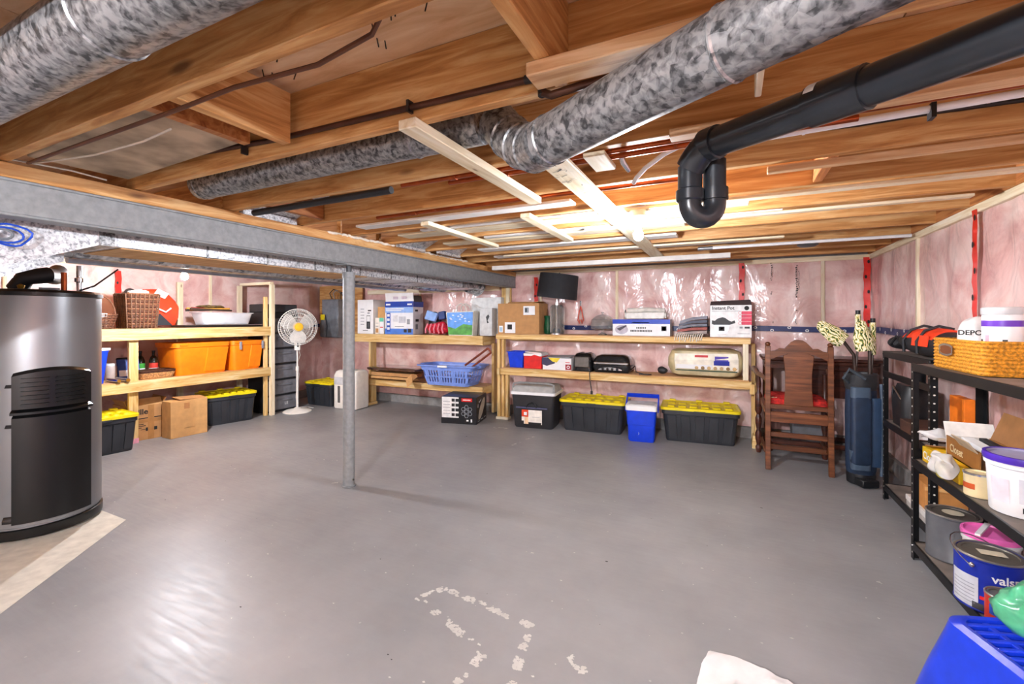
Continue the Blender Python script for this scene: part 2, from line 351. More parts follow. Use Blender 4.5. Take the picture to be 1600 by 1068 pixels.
# board on edge nailed below a joist, and the thin sister boards on the right
board(ce, 'nailer', 1.65, .085, .038, (.33, 1.14, 2.0705), ALX, TANW)
board(ce, 'nailer', 1.5, .06, .03, (.55, 1.74, 2.074), ALX, TANW)
board(ce, 'nailer', 1.1, .04, .03, (.7, 2.34, 2.074), ALX, TANW)
board(ce, 'nailer', 1.9, .06, .018, (.35, 2.85, 2.08), ALX, PALE)
board(ce, 'nailer', 2.2, .05, .018, (.1, 3.33, 2.08), ALX, PALE)
board(ce, 'nailer', 2.6, .05, .018, (-.9, 4.32, 2.08), ALX, PALE)
board(ce, 'cleat', .3, .11, .02, (.08, 1.52, 2.18), EDGY, PALE)
board(ce, 'cleat', .2, .09, .02, (-.5, 1.88, 2.07), ALY, PALE)
# cross strips under the joists
board(ce, 'cross_strip', 3.75, .13, .019, (-.7, 3.6, ZJ-.0105), (0,0,R(90.5)), PALE)
board(ce, 'cross_strip', 1.13, .075, .035, (-1.0, 1.79, ZJ-.018), (0,0,R(90)), PALE)
board(ce, 'cross_strip', 1.1, .07, .03, (-1.95, 3.12, ZJ-.016), (0,0,R(91)), PALE)
board(ce, 'cross_strip', 1.0, .07, .03, (-1.22, 3.16, ZJ-.016), (0,0,R(92)), PALE)
# joint marks pencilled on the long strip
rnd = random.Random(11); pm = MB()
for k in range(60):
    y = rnd.uniform(1.8, 3.2); x = -.7+rnd.uniform(-.05, .05); a = rnd.uniform(0, 3.1); l_ = rnd.uniform(.006, .022)
    dx, dy = math.cos(a)*l_, math.sin(a)*l_; pm._add([(x-dx, y-dy, 2.0685), (x-dx+.003, y-dy+.003, 2.0685), (x+dx+.003, y+dy+.003, 2.0685), (x+dx, y+dy, 2.0685)], [(0,1,2,3)])
tag(pm.build('pencil_mark', INK, ce, fix=False), kind='stuff')
# floor: unpainted pad by the heater, worn outline, flecks
PADM = M('#c9c5b8', .75, var=.06, bump=.05)
MB()._add([(-4.35,1.64,.0015),(-4.35,1.63,.0015),(-3.785,1.627,.0015),(-3.1,.83,.0015),(-2.95,.55,.0015),(-4.8,.55,.0015),(-4.8,1.64,.0015)], [(6,5,4,3,2,1,0)]).build('bare_patch', PADM, fl, smooth=False)
WORN = M('#bdbdb9', .6, var=.05); rnd = random.Random(2); mk = MB()
def worn(a, b, wd, dens=230):
    a, b = Vector(a), Vector(b); n = int((b-a).length*dens*4)
    d = (b-a).normalized(); q = Vector((-d.y, d.x))
    for k in range(n):
        p = a+(b-a)*rnd.random()+q*rnd.uniform(-wd, wd)*.5
        if noise.noise(Vector((p.x*16, p.y*16, 0))) < .02: continue
        s_ = rnd.uniform(.003, .011); a0 = rnd.uniform(0, 6.28)
        mk._add([(p.x+s_*rnd.uniform(.5, 1.3)*math.cos(a0+t), p.y+s_*rnd.uniform(.4, 1)*math.sin(a0+t), .001+k*1e-7) for t in (0, 1.2, 2.5, 3.7, 5)], [(0,1,2,3,4)])
for a, b in (((-1.33,1.94),(-.86,1.88)), ((-1.34,1.94),(-1.41,1.80)), ((-1.37,1.8),(-.93,1.64)), ((-.93,1.64),(-.95,1.45)), ((-.83,1.88),(-.74,1.5)), ((-.86,1.88),(-.76,1.86)), ((-.6,1.78),(-.52,1.72))): worn(a, b, .035)
worn((-2.18,4.46), (-2.1,4.92), .03, 120); worn((-2.75,5.1), (-2.55,5.12), .06, 200); worn((-3.05,2.75), (-2.95,2.9), .03, 60)
tag(mk.build('worn_paint_outline', WORN, fl, fix=False, smooth=False), kind='stuff')
fk = MB()
for k in range(420):
    x, y = rnd.uniform(-4.5, .9), rnd.uniform(1.2, 5.0); s_ = rnd.choice([.003, .004, .004, .005, .006, .01])*rnd.uniform(.6, 1.2); a0 = rnd.uniform(0, 6.28)
    fk._add([(x+s_*rnd.uniform(.5, 1.6)*math.cos(a0+t), y+s_*rnd.uniform(.3, 1)*math.sin(a0+t), .0012) for t in (0, 1.5, 3, 4.6)], [(0,1,2,3)], 0 if rnd.random() > .12 else 1)
tag(fk.build('paint_fleck', [WORN, INK], fl, fix=False, smooth=False), kind='stuff')
# ---------------------------------------------------------------- beam, post
BEAMM = M('#858889', .5, var=.07, scale=30, bump=.2, bscale=60)
t = T('steel_beam', 'long grey painted steel beam carrying the joists', 'beam', (-2.9, 1.7, 0))
MB().bx(-.055, .055, -4.2, 4.26, 1.855, 1.867).bx(-.055, .055, -4.2, 4.26, 2.008, 2.02).bx(-.006, .05, -4.2, 4.26, 1.867, 2.008).build('beam_section', BEAMM, t, bevel=.003)
board(t, 'sill_plate', 8.46, .12, .065, (0, .03, 2.053), ALY, JOIST)
sf = MB()
for y0, y1 in ((.85, 1.6), (1.95, 2.9)):
    n = 30
    for k in range(n): sf.ball((.055+random.uniform(-.01, .01), y0+(y1-y0)*k/n, 2.085+random.uniform(-.004, .006)), .018, .03, .012, 6, 4)
sf.build('foam_bead', M('#e6dfd0', .9), t)
t = T('steel_post', 'grey painted round steel post standing under the beam', 'post', (-2.88, 2.78, 0))
MB().lathe([(.055,0),(.06,.012),(.048,.014),(.048,1.74),(.052,1.742),(.052,1.79),(.0,1.79)], 28).build('column', BEAMM, t)
MB().lathe([(.022,1.78),(.022,1.85)], 12).build('jack_screw', M('#4b4d50', .5, .6), t)
MB().bx(-.06, .06, -.08, .08, 1.845, 1.854).build('cap_plate', BEAMM, t)
MB().cyl((.047, -.0, .06), (.055, 0, .06), .008, n=8).build('bolt', M('#50524f', .5, .5), t)
# ---------------------------------------------------------------- bulbs
def bulb_lamp(name, label, loc, ztop, strength):
    t = T(name, label, 'lamp', loc)
    MB().lathe([(.055, ztop),(.055, ztop-.03),(.05, ztop-.034)], 20).build('junction_box', M('#b9b9b4', .5, .4), t)
    MB().lathe([(.062, ztop-.033),(.062, ztop-.04),(.05, ztop-.055),(.028, ztop-.065),(.024, ztop-.085),(.0, ztop-.085)], 24).build('lamp_holder', M('#efeeea', .3, var=.02), t)
    z = ztop-.083
    MB().lathe([(.013, z+.002),(.014, z-.02),(.02, z-.035),(.030, z-.06),(.030, z-.075),(.022, z-.092),(.008, z-.1),(.0005, z-.1)], 18).build('bulb', M('#f1f4fd', .4, emit=strength, var=0), t)
    return t
bulb_lamp('ceiling_bulb', 'bare lit bulb in white holder under the joists, centre of room', (-.515, 2.85, 0), 2.07, BULB*.55)
bulb_lamp('ceiling_bulb', 'bare lit bulb hanging above the wicker baskets shelf', (-5.0, 2.64, 0), 1.98, BULB*.9)
bulb_lamp('ceiling_bulb', 'unseen bulb added behind the viewer to light the near floor and joists', (-.7, -1.45, 0), 2.07, BULB*2.3)  # assumed source, added to brighten the near floor and joists
# ---------------------------------------------------------------- ducts, pipes and cables under the ceiling
def rduct(root, pts, r, seams=(), mat=GALV, n=26):
    MB().tube(pts, r, n).build('duct_run', mat, root)
    for p, d in seams:
        p, d = Vector(p), Vector(d).normalized(); MB().tube([p-d*.006, p-d*.002, p+d*.002, p+d*.006], [r, r+.004, r+.004, r], n).build('crimp_ring', mat, root)
t = T('round_duct', 'fat round galvanised duct slanting down to an elbow beneath the joists', 'duct', (0,0,0))
A, B = Vector((-.535,1.345,1.968)), Vector((.60,.67,1.968)); d = (B-A).normalized()
rduct(t, [A, A+(B-A)*.5, B], .076, [(A+d*.03, d), (A+d*.62, d)])
E0 = Vector((-.81,1.535,2.16)); pts = []
for i in range(9):
    s = i/8; p = (E0*(1-s)**2 + Vector((-.66,1.47,1.97))*2*s*(1-s) + A*s*s); pts.append(p)
MB().tube(pts, .078, 26).build('elbow', GALV, t)
for i in (2, 4, 6):
    q = (pts[i+1]-pts[i-1]).normalized(); MB().tube([pts[i]-q*.006, pts[i], pts[i]+q*.006], [.078,.083,.078], 26).build('elbow_seam', GALV, t)
t = T('round_duct', 'round galvanised duct lying in the joist bay, reaching the beam', 'duct', (0,0,0))
rduct(t, [(-2.74,1.535,2.165), (-.875,1.535,2.165)], .076, [((-1.2,1.535,2.165),(1,0,0)), ((-2.7,1.535,2.165),(1,0,0))])
t = T('round_duct', 'round galvanised duct nearest the viewer, high above the water heater', 'duct', (0,0,0))
rduct(t, [(-2.85,.53,2.1), (-.1,.53,2.1)], .085, [((-1.3,.53,2.1),(1,0,0))])
t = T('round_duct', 'small round silver duct running beside the trunk, above the left shelves', 'duct', (0,0,0))
rduct(t, [(-3.74,1.26,1.86), (-3.74,5.4,1.86)], .075, [((-3.74,1.32,1.86),(0,1,0)), ((-3.74,3.1,1.86),(0,1,0))], GALVD)
t = T('trunk_duct', 'long rectangular silver trunk duct running along behind the beam', 'duct', (-3.3,0,0))
y = 1.26; k = 0
while y < 5.35:
    ln = .42 if k % 3 else .5; y1 = min(5.4, y+ln)
    MB().bx(-.23, .23, y+.003, y1-.003, 1.80, 2.06).build('duct_section', GALVP if k < 8 else GALVD, t, bevel=.004)
    MB().bx(-.234, .234, y1-.006, y1+.006, 1.796, 2.06).build('drive_cleat', GALV, t); y = y1; k += 1
MB().bx(-.22, .22, 1.3, 3.2, 1.793, 1.7985).build('wood_reflection', PLYSH, t)  # wood colour stands in for timber reflected in the metal underside
MB().cyl((.0,5.38,1.9), (.0,5.62,1.86), .13, n=24).build('end_boot', GALVD, t)
MB().loop([[(-.23,1.2,1.80),(.24,1.2,1.80),(.24,1.2,2.06),(-.23,1.2,2.06)], [(-.5,.3,1.42),(.24,.3,1.42),(.24,.3,2.06),(-.5,.3,2.06)]]).build('tapered_plenum', GALVP, t, smooth=False)
MB().bx(-.24, .25, 1.195, 1.26, 1.797, 2.06).build('collar', GALV, t)
MB().loop([[(-.5,1.22,1.74),(-.24,1.22,1.74),(-.24,1.22,1.80),(-.5,1.22,1.80)], [(-.62,.3,1.34),(-.05,.3,1.34),(-.05,.3,1.5),(-.62,.3,1.5)]]).build('lower_branch', GALVP, t, smooth=False)
t = T('cable_coil', 'coil of bright blue cable hanging on the silver plenum', 'cable', (-3.03,.85,1.79))
MB().tube([(.02, .07*math.cos(a)+.01*math.sin(3*a), .05*math.sin(a)) for a in [i*.4 for i in range(17)]], .0045, 8).build('outer_loop', M('#1c49b8', .4), t)
MB().tube([(.035, -.02+.06*math.cos(a), .035*math.sin(a)-.004) for a in [i*.4 for i in range(17)]], .0045, 8).build('inner_loop', M('#1c49b8', .4), t)
MB().tube([(.03, -.03+.035*math.cos(a), .024*math.sin(a)) for a in [i*.4 for i in range(17)]], .006, 8).build('grey_loop', M('#6f7378', .4), t)
# panned bay panel above the beam
t = T('bay_panel', 'stained grey-brown panel closing the joist bay above the beam', 'panel', (-2.2,1.03,0))
MB().box((-.08,-.02,2.14), (.95,.37,.03), (0,R(-2),0)).jitter(.006, 5).build('board', M('#a3917a', .9, var=.22, scale=6), t, bevel=.004)
MB().bx(.36, .40, -.19, .17, 2.13, 2.2).build('edge_batten', JOISTD, t)
t = T('metal_pan', 'sheet metal pan fitted in the joist bay over the beam', 'panel', (-2.45,2.04,0))
MB().quad((-.4,-.2,2.12), (.1,-.2,2.31), (.1,.2,2.31), (-.4,.2,2.12)).bx(-.42,-.38,-.2,.2,2.08,2.12).build('sheet', GALVP, t)
t = T('metal_pan', 'far sheet metal pan in the joist bay over the beam end', 'panel', (-2.5,3.5,0))
MB().quad((-.3,-.2,2.10), (.15,-.2,2.31), (.15,.2,2.31), (-.3,.2,2.10)).bx(-.32,-.28,-.2,.2,2.075,2.1).build('sheet', GALVP, t)
t = T('metal_pan', 'small bright metal pan in the last open bay near the back wall', 'panel', (-2.5,4.0,0))
MB().quad((-.2,-.2,2.10), (.1,-.2,2.3), (.1,.2,2.3), (-.2,.2,2.10)).bx(-.22,-.18,-.2,.2,2.075,2.1).build('sheet', GALVP, t)
ABS = M('#1d2024', .28, var=.1, coat=.2)
t = T('drain_pipe', 'thick black plastic drain pipe with a U-shaped trap at its end', 'pipe', (0,0,0))
P0 = Vector((-.085,1.5,1.928)); P1 = Vector((.75,.80,1.865)); dd = (P1-P0).normalized()
MB().tube([P0+dd*.03, P0+(P1-P0)*.42, P1], .043, 24).build('main_run', ABS, t)
q = P0+dd*.46; MB().tube([q-dd*.12, q-dd*.12+dd*.001, q, q+dd*.001], [.043,.049,.049,.043], 24).build('coupling', ABS, t)
q = P0+dd*.05; MB().tube([q-dd*.03, q-dd*.029, q+dd*.02, q+dd*.021], [.043,.049,.049,.043], 24).build('hub', ABS, t)
MB().tube([P0+dd*.045]+[P0+dd*.04*math.cos(R(a))+Vector((0,0,-.05))*(1-math.cos(R(a)))*0+Vector((-.035*math.sin(R(a))*.9, .012*math.sin(R(a)), -.06*(1-math.cos(R(a))))) for a in range(10, 100, 15)], [.044]*7, 20).build('elbow', ABS, t)
tx = P0+Vector((-.03,.012,0)); D = .062
MB().tube([tx+Vector((0,0,-.05)), tx+Vector((0,0,-.13))], .036, 20).build('trap_inlet', ABS, t)
MB().tube([tx+Vector((0,0,-.12)), tx+Vector((0,0,-.125)), tx+Vector((0,0,-.155)), tx+Vector((0,0,-.16))], [.036,.042,.042,.036], 20).build('slip_nut', ABS, t)
u = Vector((.9,.44,0))
MB().tube([tx+Vector((0,0,-.15))]+[tx+u*(D/2*1.25)*(1-math.cos(R(a)))+Vector((0,0,-.165-.045*math.sin(R(a)))) for a in range(0, 181, 15)]+[tx+u*D*1.25+Vector((0,0,-.03))], .034, 20).build('trap_bend', ABS, t)
MB().tube([tx+u*D*1.25+Vector((0,0,-.12)), tx+u*D*1.25+Vector((0,0,-.119)), tx+u*D*1.25+Vector((0,0,-.155)), tx+u*D*1.25+Vector((0,0,-.156))], [.034,.04,.04,.034], 20).build('slip_nut', ABS, t)
q = P0+dd*.36; sd = Vector((dd.y,-dd.x,0))*-1
lab = MB(); 
for k in range(6):
    a0, a1 = R(20+k*9), R(29+k*9); sdv = Vector((-dd.y, dd.x, 0)); f_ = lambda a: (-sdv*math.cos(a)*.0502-Vector((0,0,1))*-.0502*math.sin(a))
    lab.quad(q+f_(a0)-dd*.012, q+f_(a0)+dd*.012, q+f_(a1)+dd*.012, q+f_(a1)-dd*.012)
lab.build('sticker', WHITE, t)
COP = M('#9a4a26', .35, .8, var=.15)
COPD = M('#4a2c1e', .45, .5, var=.15)
t = T('copper_pipe', 'dark tarnished copper pipe clipped along the side of a joist', 'pipe', (0,0,0))
MB().tube([(-2.7,1.243,2.20), (-1.7,1.243,2.145), (-.55,1.242,2.125)], .011, 10).build('tube', COPD, t)
MB().tube([(-.56,1.24,2.125),(-.53,1.24,2.123),(-.505,1.235,2.11),(-.5,1.23,2.06)], .0135, 10).build('elbow', M('#1c1a19', .5), t)
MB().tube([(-.5,1.23,2.07),(-.47,1.225,2.052),(-.38,1.225,2.06),(.3,1.22,2.07)], .012, 10).build('branch', COPD, t)
for x in (-1.0, -1.9): MB().box((x,1.241,2.135), (.01,.028,.04)).build('clip', M('#2a2220', .5), t)
for i, (y_, z_, x0, x1, lb) in enumerate(((1.86, 2.1, -1.55, .9, 'bright copper pipe running just beyond the round duct'), (1.93, 2.1, -1.3, .4, 'second bright copper pipe beside the first, under the joists'), (2.38, 2.1, -2.2, -.1, 'copper pipe under the joists passing behind the loose strips'))):
    t = T('copper_pipe', lb, 'pipe', (0,0,0))
    MB().tube([(x0,y_,z_), (x1,y_,z_)], .012, 10).build('tube', COP, t)
    MB().tube([(x0+.3,y_,z_), (x0+.301,y_,z_), (x0+.34,y_,z_), (x0+.341,y_,z_)], [.012,.016,.016,.012], 10).build('coupling', COP, t)
    for x in (x0+.5, x0+1.1): MB().box((x,y_-.002,z_+.012), (.012,.03,.036)).build('hanger', M('#8a4a2a', .5, .4), t)
t = T('foam_sleeve', 'black foam sleeve around a pipe along the joist edge', 'pipe', (0,0,0))
MB().tube([(-2.75,1.86,2.08), (-1.62,1.86,2.085)], .02, 10).build('sleeve', BLACK, t)
t = T('brown_cable', 'brown cable sagging below the joist nearest the top of the picture', 'cable', (0,0,0))
MB().tube([(-2.75,.83,2.078),(-1.6,.83,2.078),(-1.35,.85,2.1),(-1.05,.9,2.12),(-.85,.9,2.15),(-.7,.83,2.2),(-.6,.81,2.25)], .007, 8).build('cord', M('#5a3520', .5), t)
t = T('black_cable', 'black cable with white lettering sagging along the joist by the drain pipe', 'cable', (0,0,0))
MB().tube([(-.15,2.262,2.2),(.15,2.262,2.205),(.47,2.262,2.192),(.7,2.262,2.195),(1.0,2.262,2.188),(1.3,2.262,2.2)], .009, 8).build('cord', M('#1e1512', .45), t)
dm = MB(); rnd = random.Random(4); x = .1
while x < .85:
    wd = rnd.uniform(.004, .012); dm._add([(x, 2.2525, 2.193), (x+wd, 2.2525, 2.193), (x+wd, 2.2525, 2.2), (x, 2.2525, 2.2)], [(0,1,2,3)]); x += wd+rnd.uniform(.004, .02)
dm.build('lettering', M('#c9b9a8', .6), t, fix=False)
MB().box((.28,2.262,2.2), (.01,.024,.03)).build('staple', WHITE, t)
t = T('white_pipe', 'white plastic pipe running past the black drain pipe', 'pipe', (0,0,0))
MB().tube([(-.05,2.02,2.11), (1.33,2.0,2.13)], .013, 12).build('tube', WHITE, t)
MB().box((.62,2.01,2.11), (.014,.04,.05)).build('strap', BLACK, t)
t = T('white_pipe', 'white pipe lying below the far joists toward the right wall', 'pipe', (0,0,0))
MB().tube([(-.15,4.62,2.068), (1.3,4.62,2.068)], .014, 12).build('tube', WHITE, t)
MB().tube([(-.15,4.62,2.068), (-.28,4.62,2.068)], .018, 12).build('sleeve', M('#8c8c8c', .4, .6), t)
t = T('bent_tube', 'white flexible tube bowing down in an arc beside the drain trap', 'tube', (0,0,0))
MB().tube([(-.43,2.25,2.07),(-.41,2.22,2.085),(-.36,2.17,2.11),(-.27,2.11,2.14),(-.17,2.08,2.165),(-.07,2.06,2.175),(.05,2.05,2.18)], .011, 10).build('tube', WHITE, t)
MB().box((-.1,2.07,2.178), (.016,.04,.05)).build('clamp', BLACK, t)
t = T('steel_conduit', 'short bent steel conduit poking down between the joists', 'pipe', (0,0,0))
MB().tube([(-.43,1.93,2.2),(-.43,1.94,2.12),(-.42,1.97,2.08),(-.4,2.0,2.05)], [.012,.012,.013,.009], 10).build('tube', STEEL, t)
MB().tube([(-.43,1.94,2.13),(-.43,1.942,2.1)], .017, 10).build('nut', STEEL, t)
t = T('white_wire', 'thin pale wire trailing over the joist and beam at upper left', 'wire', (0,0,0))
MB().tube([(-2.83,.62,2.11),(-2.84,.8,2.1),(-2.82,1.0,2.105),(-2.79,1.12,2.09)], .004, 6).tube([(-2.82,.87,2.1),(-2.3,.885,2.06),(-1.95,.89,2.055),(-1.75,.88,2.06)], .004, 6).build('cord', M('#c9bfb0', .5), t)
# planks stored on the strips
STW = M('#e6e4de', .55, var=.03)
for i, (y_, x0, x1, wd, m_, lb) in enumerate(((2.58, -2.55, -.85, .11, STW, 'white trim board stored on the strips in the near joist bay'), (3.02, -2.5, .1, .16, PALE, 'wide pale plank stored above the two short strips'), (2.87, -2.2, -.2, .05, STW, 'narrow white trim board stored beside the wide pale plank'),
        (3.52, -2.4, -.3, .13, PALE, 'pale plank stored in the joist bay behind the bulb'), (3.36, -1.9, .3, .06, STW, 'white strip stored next to the plank behind the bulb'), (3.98, -2.3, -.4, .15, STW, 'broad white board stored in the fifth bay from the back wall'),
        (4.5, -2.4, .2, .12, STW, 'white board stored in the fourth bay from the back wall'))):
    board(None, 'stored_plank', x1-x0, wd, .018, ((x0+x1)/2, y_, ZJ+.012), (0,0,R(random.uniform(-.6,.6))), m_)
    tag(bpy.data.objects[-1] if False else COL.objects[-1], lb, 'plank', 'planks stored in the ceiling')
board(None, 'stored_plank', 2.7, .07, .05, (-1.35, 5.0, 2.04), (0,0,R(.4)), STW); tag(COL.objects[-1], 'long white trim hung beneath the last joists by the back wall', 'plank', 'planks stored in the ceiling')
# smoke detector / vent cap
t = T('vent_cap', 'small grey round cap on a joist near the right wall', 'cap', (.62,4.76,2.061))
MB().lathe([(.02,.03),(.07,.02),(.085,0),(.06,-.015),(.0,-.018)], 20).build('disc', M('#55585a', .4), t)
# ---------------------------------------------------------------- water heater
HM = M('#8f9295', .36, .65, var=.03, scale=3)
HB = M('#0a0b0c', .33, var=.1, coat=.08)
t = T('water_heater', 'tall silver water heater with black louvred front cover', 'water heater', (-4.27,1.34,0), math.degrees(math.atan2(-1.34,4.27))+90)
HR = .32
MB().lathe([(HR-.01,.03),(HR-.01,.09),(HR,.095),(HR,1.55),(HR-.01,1.555)], 64).build('tank_jacket', HM, t)
MB().lathe([(HR+.004,.02),(HR+.006,.03),(HR+.006,.075),(HR-.002,.08)], 64).build('base_ring', HB, t)
MB().lathe([(HR-.004,1.545),(HR+.008,1.55),(HR+.008,1.572),(HR-.006,1.588),(.28,1.592),(.0,1.592)], 64).build('top_rim', HB, t)
def curved(a0, a1, z0, z1, th, n=14, top=None):
    mb = MB(); rings = []
    for i in range(n+1):
        a = R(a0+(a1-a0)*i/n); zt = z1 if top is None else z1+top*(1-((i/n-.5)*2)**2)
        rings.append([((HR+q)*math.sin(a), -(HR+q)*math.cos(a), z) for q, z in ((.0,z0),(th,z0),(th,zt-.02),(.0,zt))])
    return mb.loop(rings)
a0, a1 = -20, 47
curved(a0, a1, .12, .80, .022).build('access_cover', HB, t, angle=30)
curved(a0-1, a1+1, .80, .835, .028).build('cover_band', HB, t, angle=30)
curved(a0, a1, .835, 1.06, .022, top=.03).build('louvre_housing', HB, t, angle=30)
for k in range(7):
    z = .865+k*.027
    for b0, b1 in ((a0+7, a0+28), (a0+33, a0+58)):
        curved(b0, b1, z, z+.014, .036, 6).build('louvre', HB, t, angle=30)
curved(a0-8, a0, .13, .17, .014, 3).build('foot_clip', HB, t); 
for z in (.97, .72): curved(a0-6, a0, z, z+.02, .014, 3).build('side_clip', M('#3a3b3d', .3, .5), t)
BR = M('#b08a3a', .3, .9)
MB().tube([(.12,-.1,1.59),(.12,-.1,1.72)], .016, 12).build('water_nipple', COP, t)
MB().tube([(.20,-.02,1.59),(.20,-.02,1.78)], .016, 12).build('water_nipple', STEEL, t)
MB().tube([(.20,-.02,1.66),(.20,-.02,1.665),(.20,-.02,1.69),(.20,-.02,1.695)], [.018,.026,.026,.018], 12).build('union_nut', STEEL, t)
MB().tube([(-.08,-.12,1.59),(-.08,-.12,1.62),(-.08,-.12,1.63)], [.012,.02,.004], 10).build('relief_valve', BR, t)
MB().tube([(-.1,.02,1.6),(-.06,-.02,1.68),(.04,-.05,1.70),(.08,.1,1.70),(.1,.3,1.75)], .055, 16).build('vent_elbow', BLACK, t)
MB().bx(.0,.1,-.16,-.13,1.592,1.61).build('terminal_block', M('#777b80', .5), t)
MB().tube([(.2,-.05,1.6),(.28,-.02,1.64),(.34,.05,1.7),(.42,.1,1.78)], .006, 8).build('power_cord', BLACK, t)
t = T('grey_conduit', 'thin grey pipe running above the left shelves under the ceiling', 'pipe', (0,0,0))
MB().tube([(-4.6,1.6,1.86),(-4.6,5.6,1.86)], .03, 12).build('tube', M('#9aa4b4', .3, .6), t)
MB().box((-4.6,3.0,1.9), (.02,.09,.1)).build('hanger', STEEL, t)
# ---------------------------------------------------------------- timber shelving
def shelf_left():
    t = T('timber_shelf', 'pine shelf rack along the left wall with orange totes on it', 'shelf', (0,0,0))
    board(t, 'front_rail', 2.75, .13, .038, (-6.0, 2.93, 1.225), EDGY, PINE); board(t, 'front_rail', 2.75, .12, .038, (-6.0, 2.93, .64), EDGY, PINE)
    board(t, 'back_rail', 2.75, .09, .038, (-6.68, 2.93, 1.22), EDGY, PINE); board(t, 'back_rail', 2.75, .09, .038, (-6.68, 2.93, .64), EDGY, PINE)
    board(t, 'shelf_panel', 2.75, .70, .012, (-6.34, 2.93, 1.284), ALY, PLYSH); board(t, 'shelf_panel', 2.75, .70, .012, (-6.34, 2.93, .694), ALY, PLYSH)
    board(t, 'post', 1.16, .089, .038, (-6.04, 2.66, .58), UPX, PINE)
    MB().bx(-.0215, .0215, -.047, .047, 0, .055).build('pink_paint', M('#e8a0b4', .6), t, (-6.04, 2.66, .0005), smooth=False)
    board(t, 'post', 1.9, .06, .05, (-6.0, 4.33, .95), UPX, PALE); board(t, 'post', 1.72, .05, .038, (-6.06, 4.27, .86), UPX, PINE)
    board(t, 'post', 1.9, .07, .038, (-6.70, 4.3, .95), UPX, PALE); board(t, 'post', 1.9, .07, .038, (-6.74, 3.5, .95), UPX, PALE)
    board(t, 'head_rail', .7, .06, .04, (-6.35, 4.33, 1.92), ALX, PALE)
    board(t, 'side_rail', .66, .09, .038, (-6.36, 4.27, 1.21), EDGX, PINE); board(t, 'side_rail', .66, .09, .038, (-6.36, 4.27, .62), EDGX, PINE)
def shelf_mid():
    t = T('timber_shelf', 'pine shelf rack behind the steel post with laundry basket on it', 'shelf', (0,0,0))
    board(t, 'front_rail', 2.45, .13, .038, (-4.4, 5.57, 1.09), EDGX, PINE); board(t, 'front_rail', 2.45, .10, .038, (-4.4, 5.57, .375), EDGX, PINE)
    board(t, 'shelf_panel', 2.42, .40, .012, (-4.4, 5.755, 1.149), ALX, PLYSH); board(t, 'shelf_panel', 2.42, .40, .012, (-4.4, 5.755, .419), ALX, PLYSH)
    for x in (-5.6, -3.2): board(t, 'side_rail', .36, .12, .038, (x, 5.76, 1.08), EDGY, PINE); board(t, 'side_rail', .36, .1, .038, (x, 5.76, .365), EDGY, PINE)
    board(t, 'back_rail', 2.4, .09, .03, (-4.4, 5.935, 1.09), EDGX, PINE); board(t, 'back_rail', 2.4, .09, .03, (-4.4, 5.935, .375), EDGX, PINE)
    for x in (-5.33,): 
        board(t, 'post', 1.02, .14, .038, (x, 5.66, .53), UPX, PINE); board(t, 'foot_block', .2, .14, .04, (x, 5.6, .02), ALY, PINE)
    board(t, 'post', 1.02, .1, .038, (-3.15, 5.86, .53), UPX, PINE)
def shelf_cen():
    t = T('timber_shelf', 'long pine shelf rack on the back wall with coolers below', 'shelf', (0,0,0))
    board(t, 'front_rail', 3.16, .058, .04, (-1.38, 5.57, 1.15), EDGX, PINE); board(t, 'front_rail', 3.1, .085, .04, (-1.34, 5.57, .667), EDGX, PINE)
    board(t, 'shelf_panel', 3.16, .40, .014, (-1.38, 5.755, 1.186), ALX, PLYSH); board(t, 'shelf_panel', 3.05, .38, .014, (-1.34, 5.745, .717), ALX, PLYSH)
    board(t, 'back_rail', 3.1, .09, .03, (-1.36, 5.93, 1.13), EDGX, PINE); board(t, 'back_rail', 3.1, .09, .03, (-1.36, 5.93, .665), EDGX, PINE)
    for x, dx in ((-2.93, 0), (-2.87, .02), (-2.80, 0)): board(t, 'post', 1.115 if x < -2.9 else .62, .06, .04, (x, 5.6+dx, .56 if x < -2.9 else .31), UPX, PINE)
    board(t, 'post', .39, .06, .038, (-2.86, 5.6, .92), UPX, PINE)
    board(t, 'foot_block', .19, .1, .035, (-2.865, 5.6, .0176), ALX, PALE)
    board(t, 'rail_cleat', .09, .035, .04, (-2.91, 5.54, .67), UPX, PINE)
    board(t, 'post', .40, .055, .038, (.15, 5.56, .925), UPY, PALE); board(t, 'rail_cleat', .11, .05, .04, (.215, 5.56, .63), UPY, PINE)
    board(t, 'post', 1.115, .08, .04, (.235, 5.86, .558), UPX, PINE); board(t, 'post', .7, .06, .04, (.255, 5.62, .35), UPX, PINE)
    MB().loop([[(-.04,-.1,.0),(.05,-.1,.0),(.05,.1,.0),(-.04,.1,.0)],[(-.04,-.1,.04),(.05,-.1,.04),(.05,.1,.04),(-.04,.1,.04)],[(-.03,-.06,.13),(.04,-.06,.13),(.04,.06,.13),(-.03,.06,.13)]]).build('foot_block', PINE, t, (.25,5.6,0))
shelf_left(); shelf_mid(); shelf_cen()
board(wb, 'wood_pad', .33, .15, .04, (bx_(-2.98), -.07, 1.72), UPY, PINE); board(wb, 'wood_pad', .28, .055, .03, (bx_(-2.94), -.11, 1.73), UPY, PALE)
board(wb, 'ledger', 2.6, .07, .03, (bx_(-4.4), -.06, 1.86), EDGX, PALE)
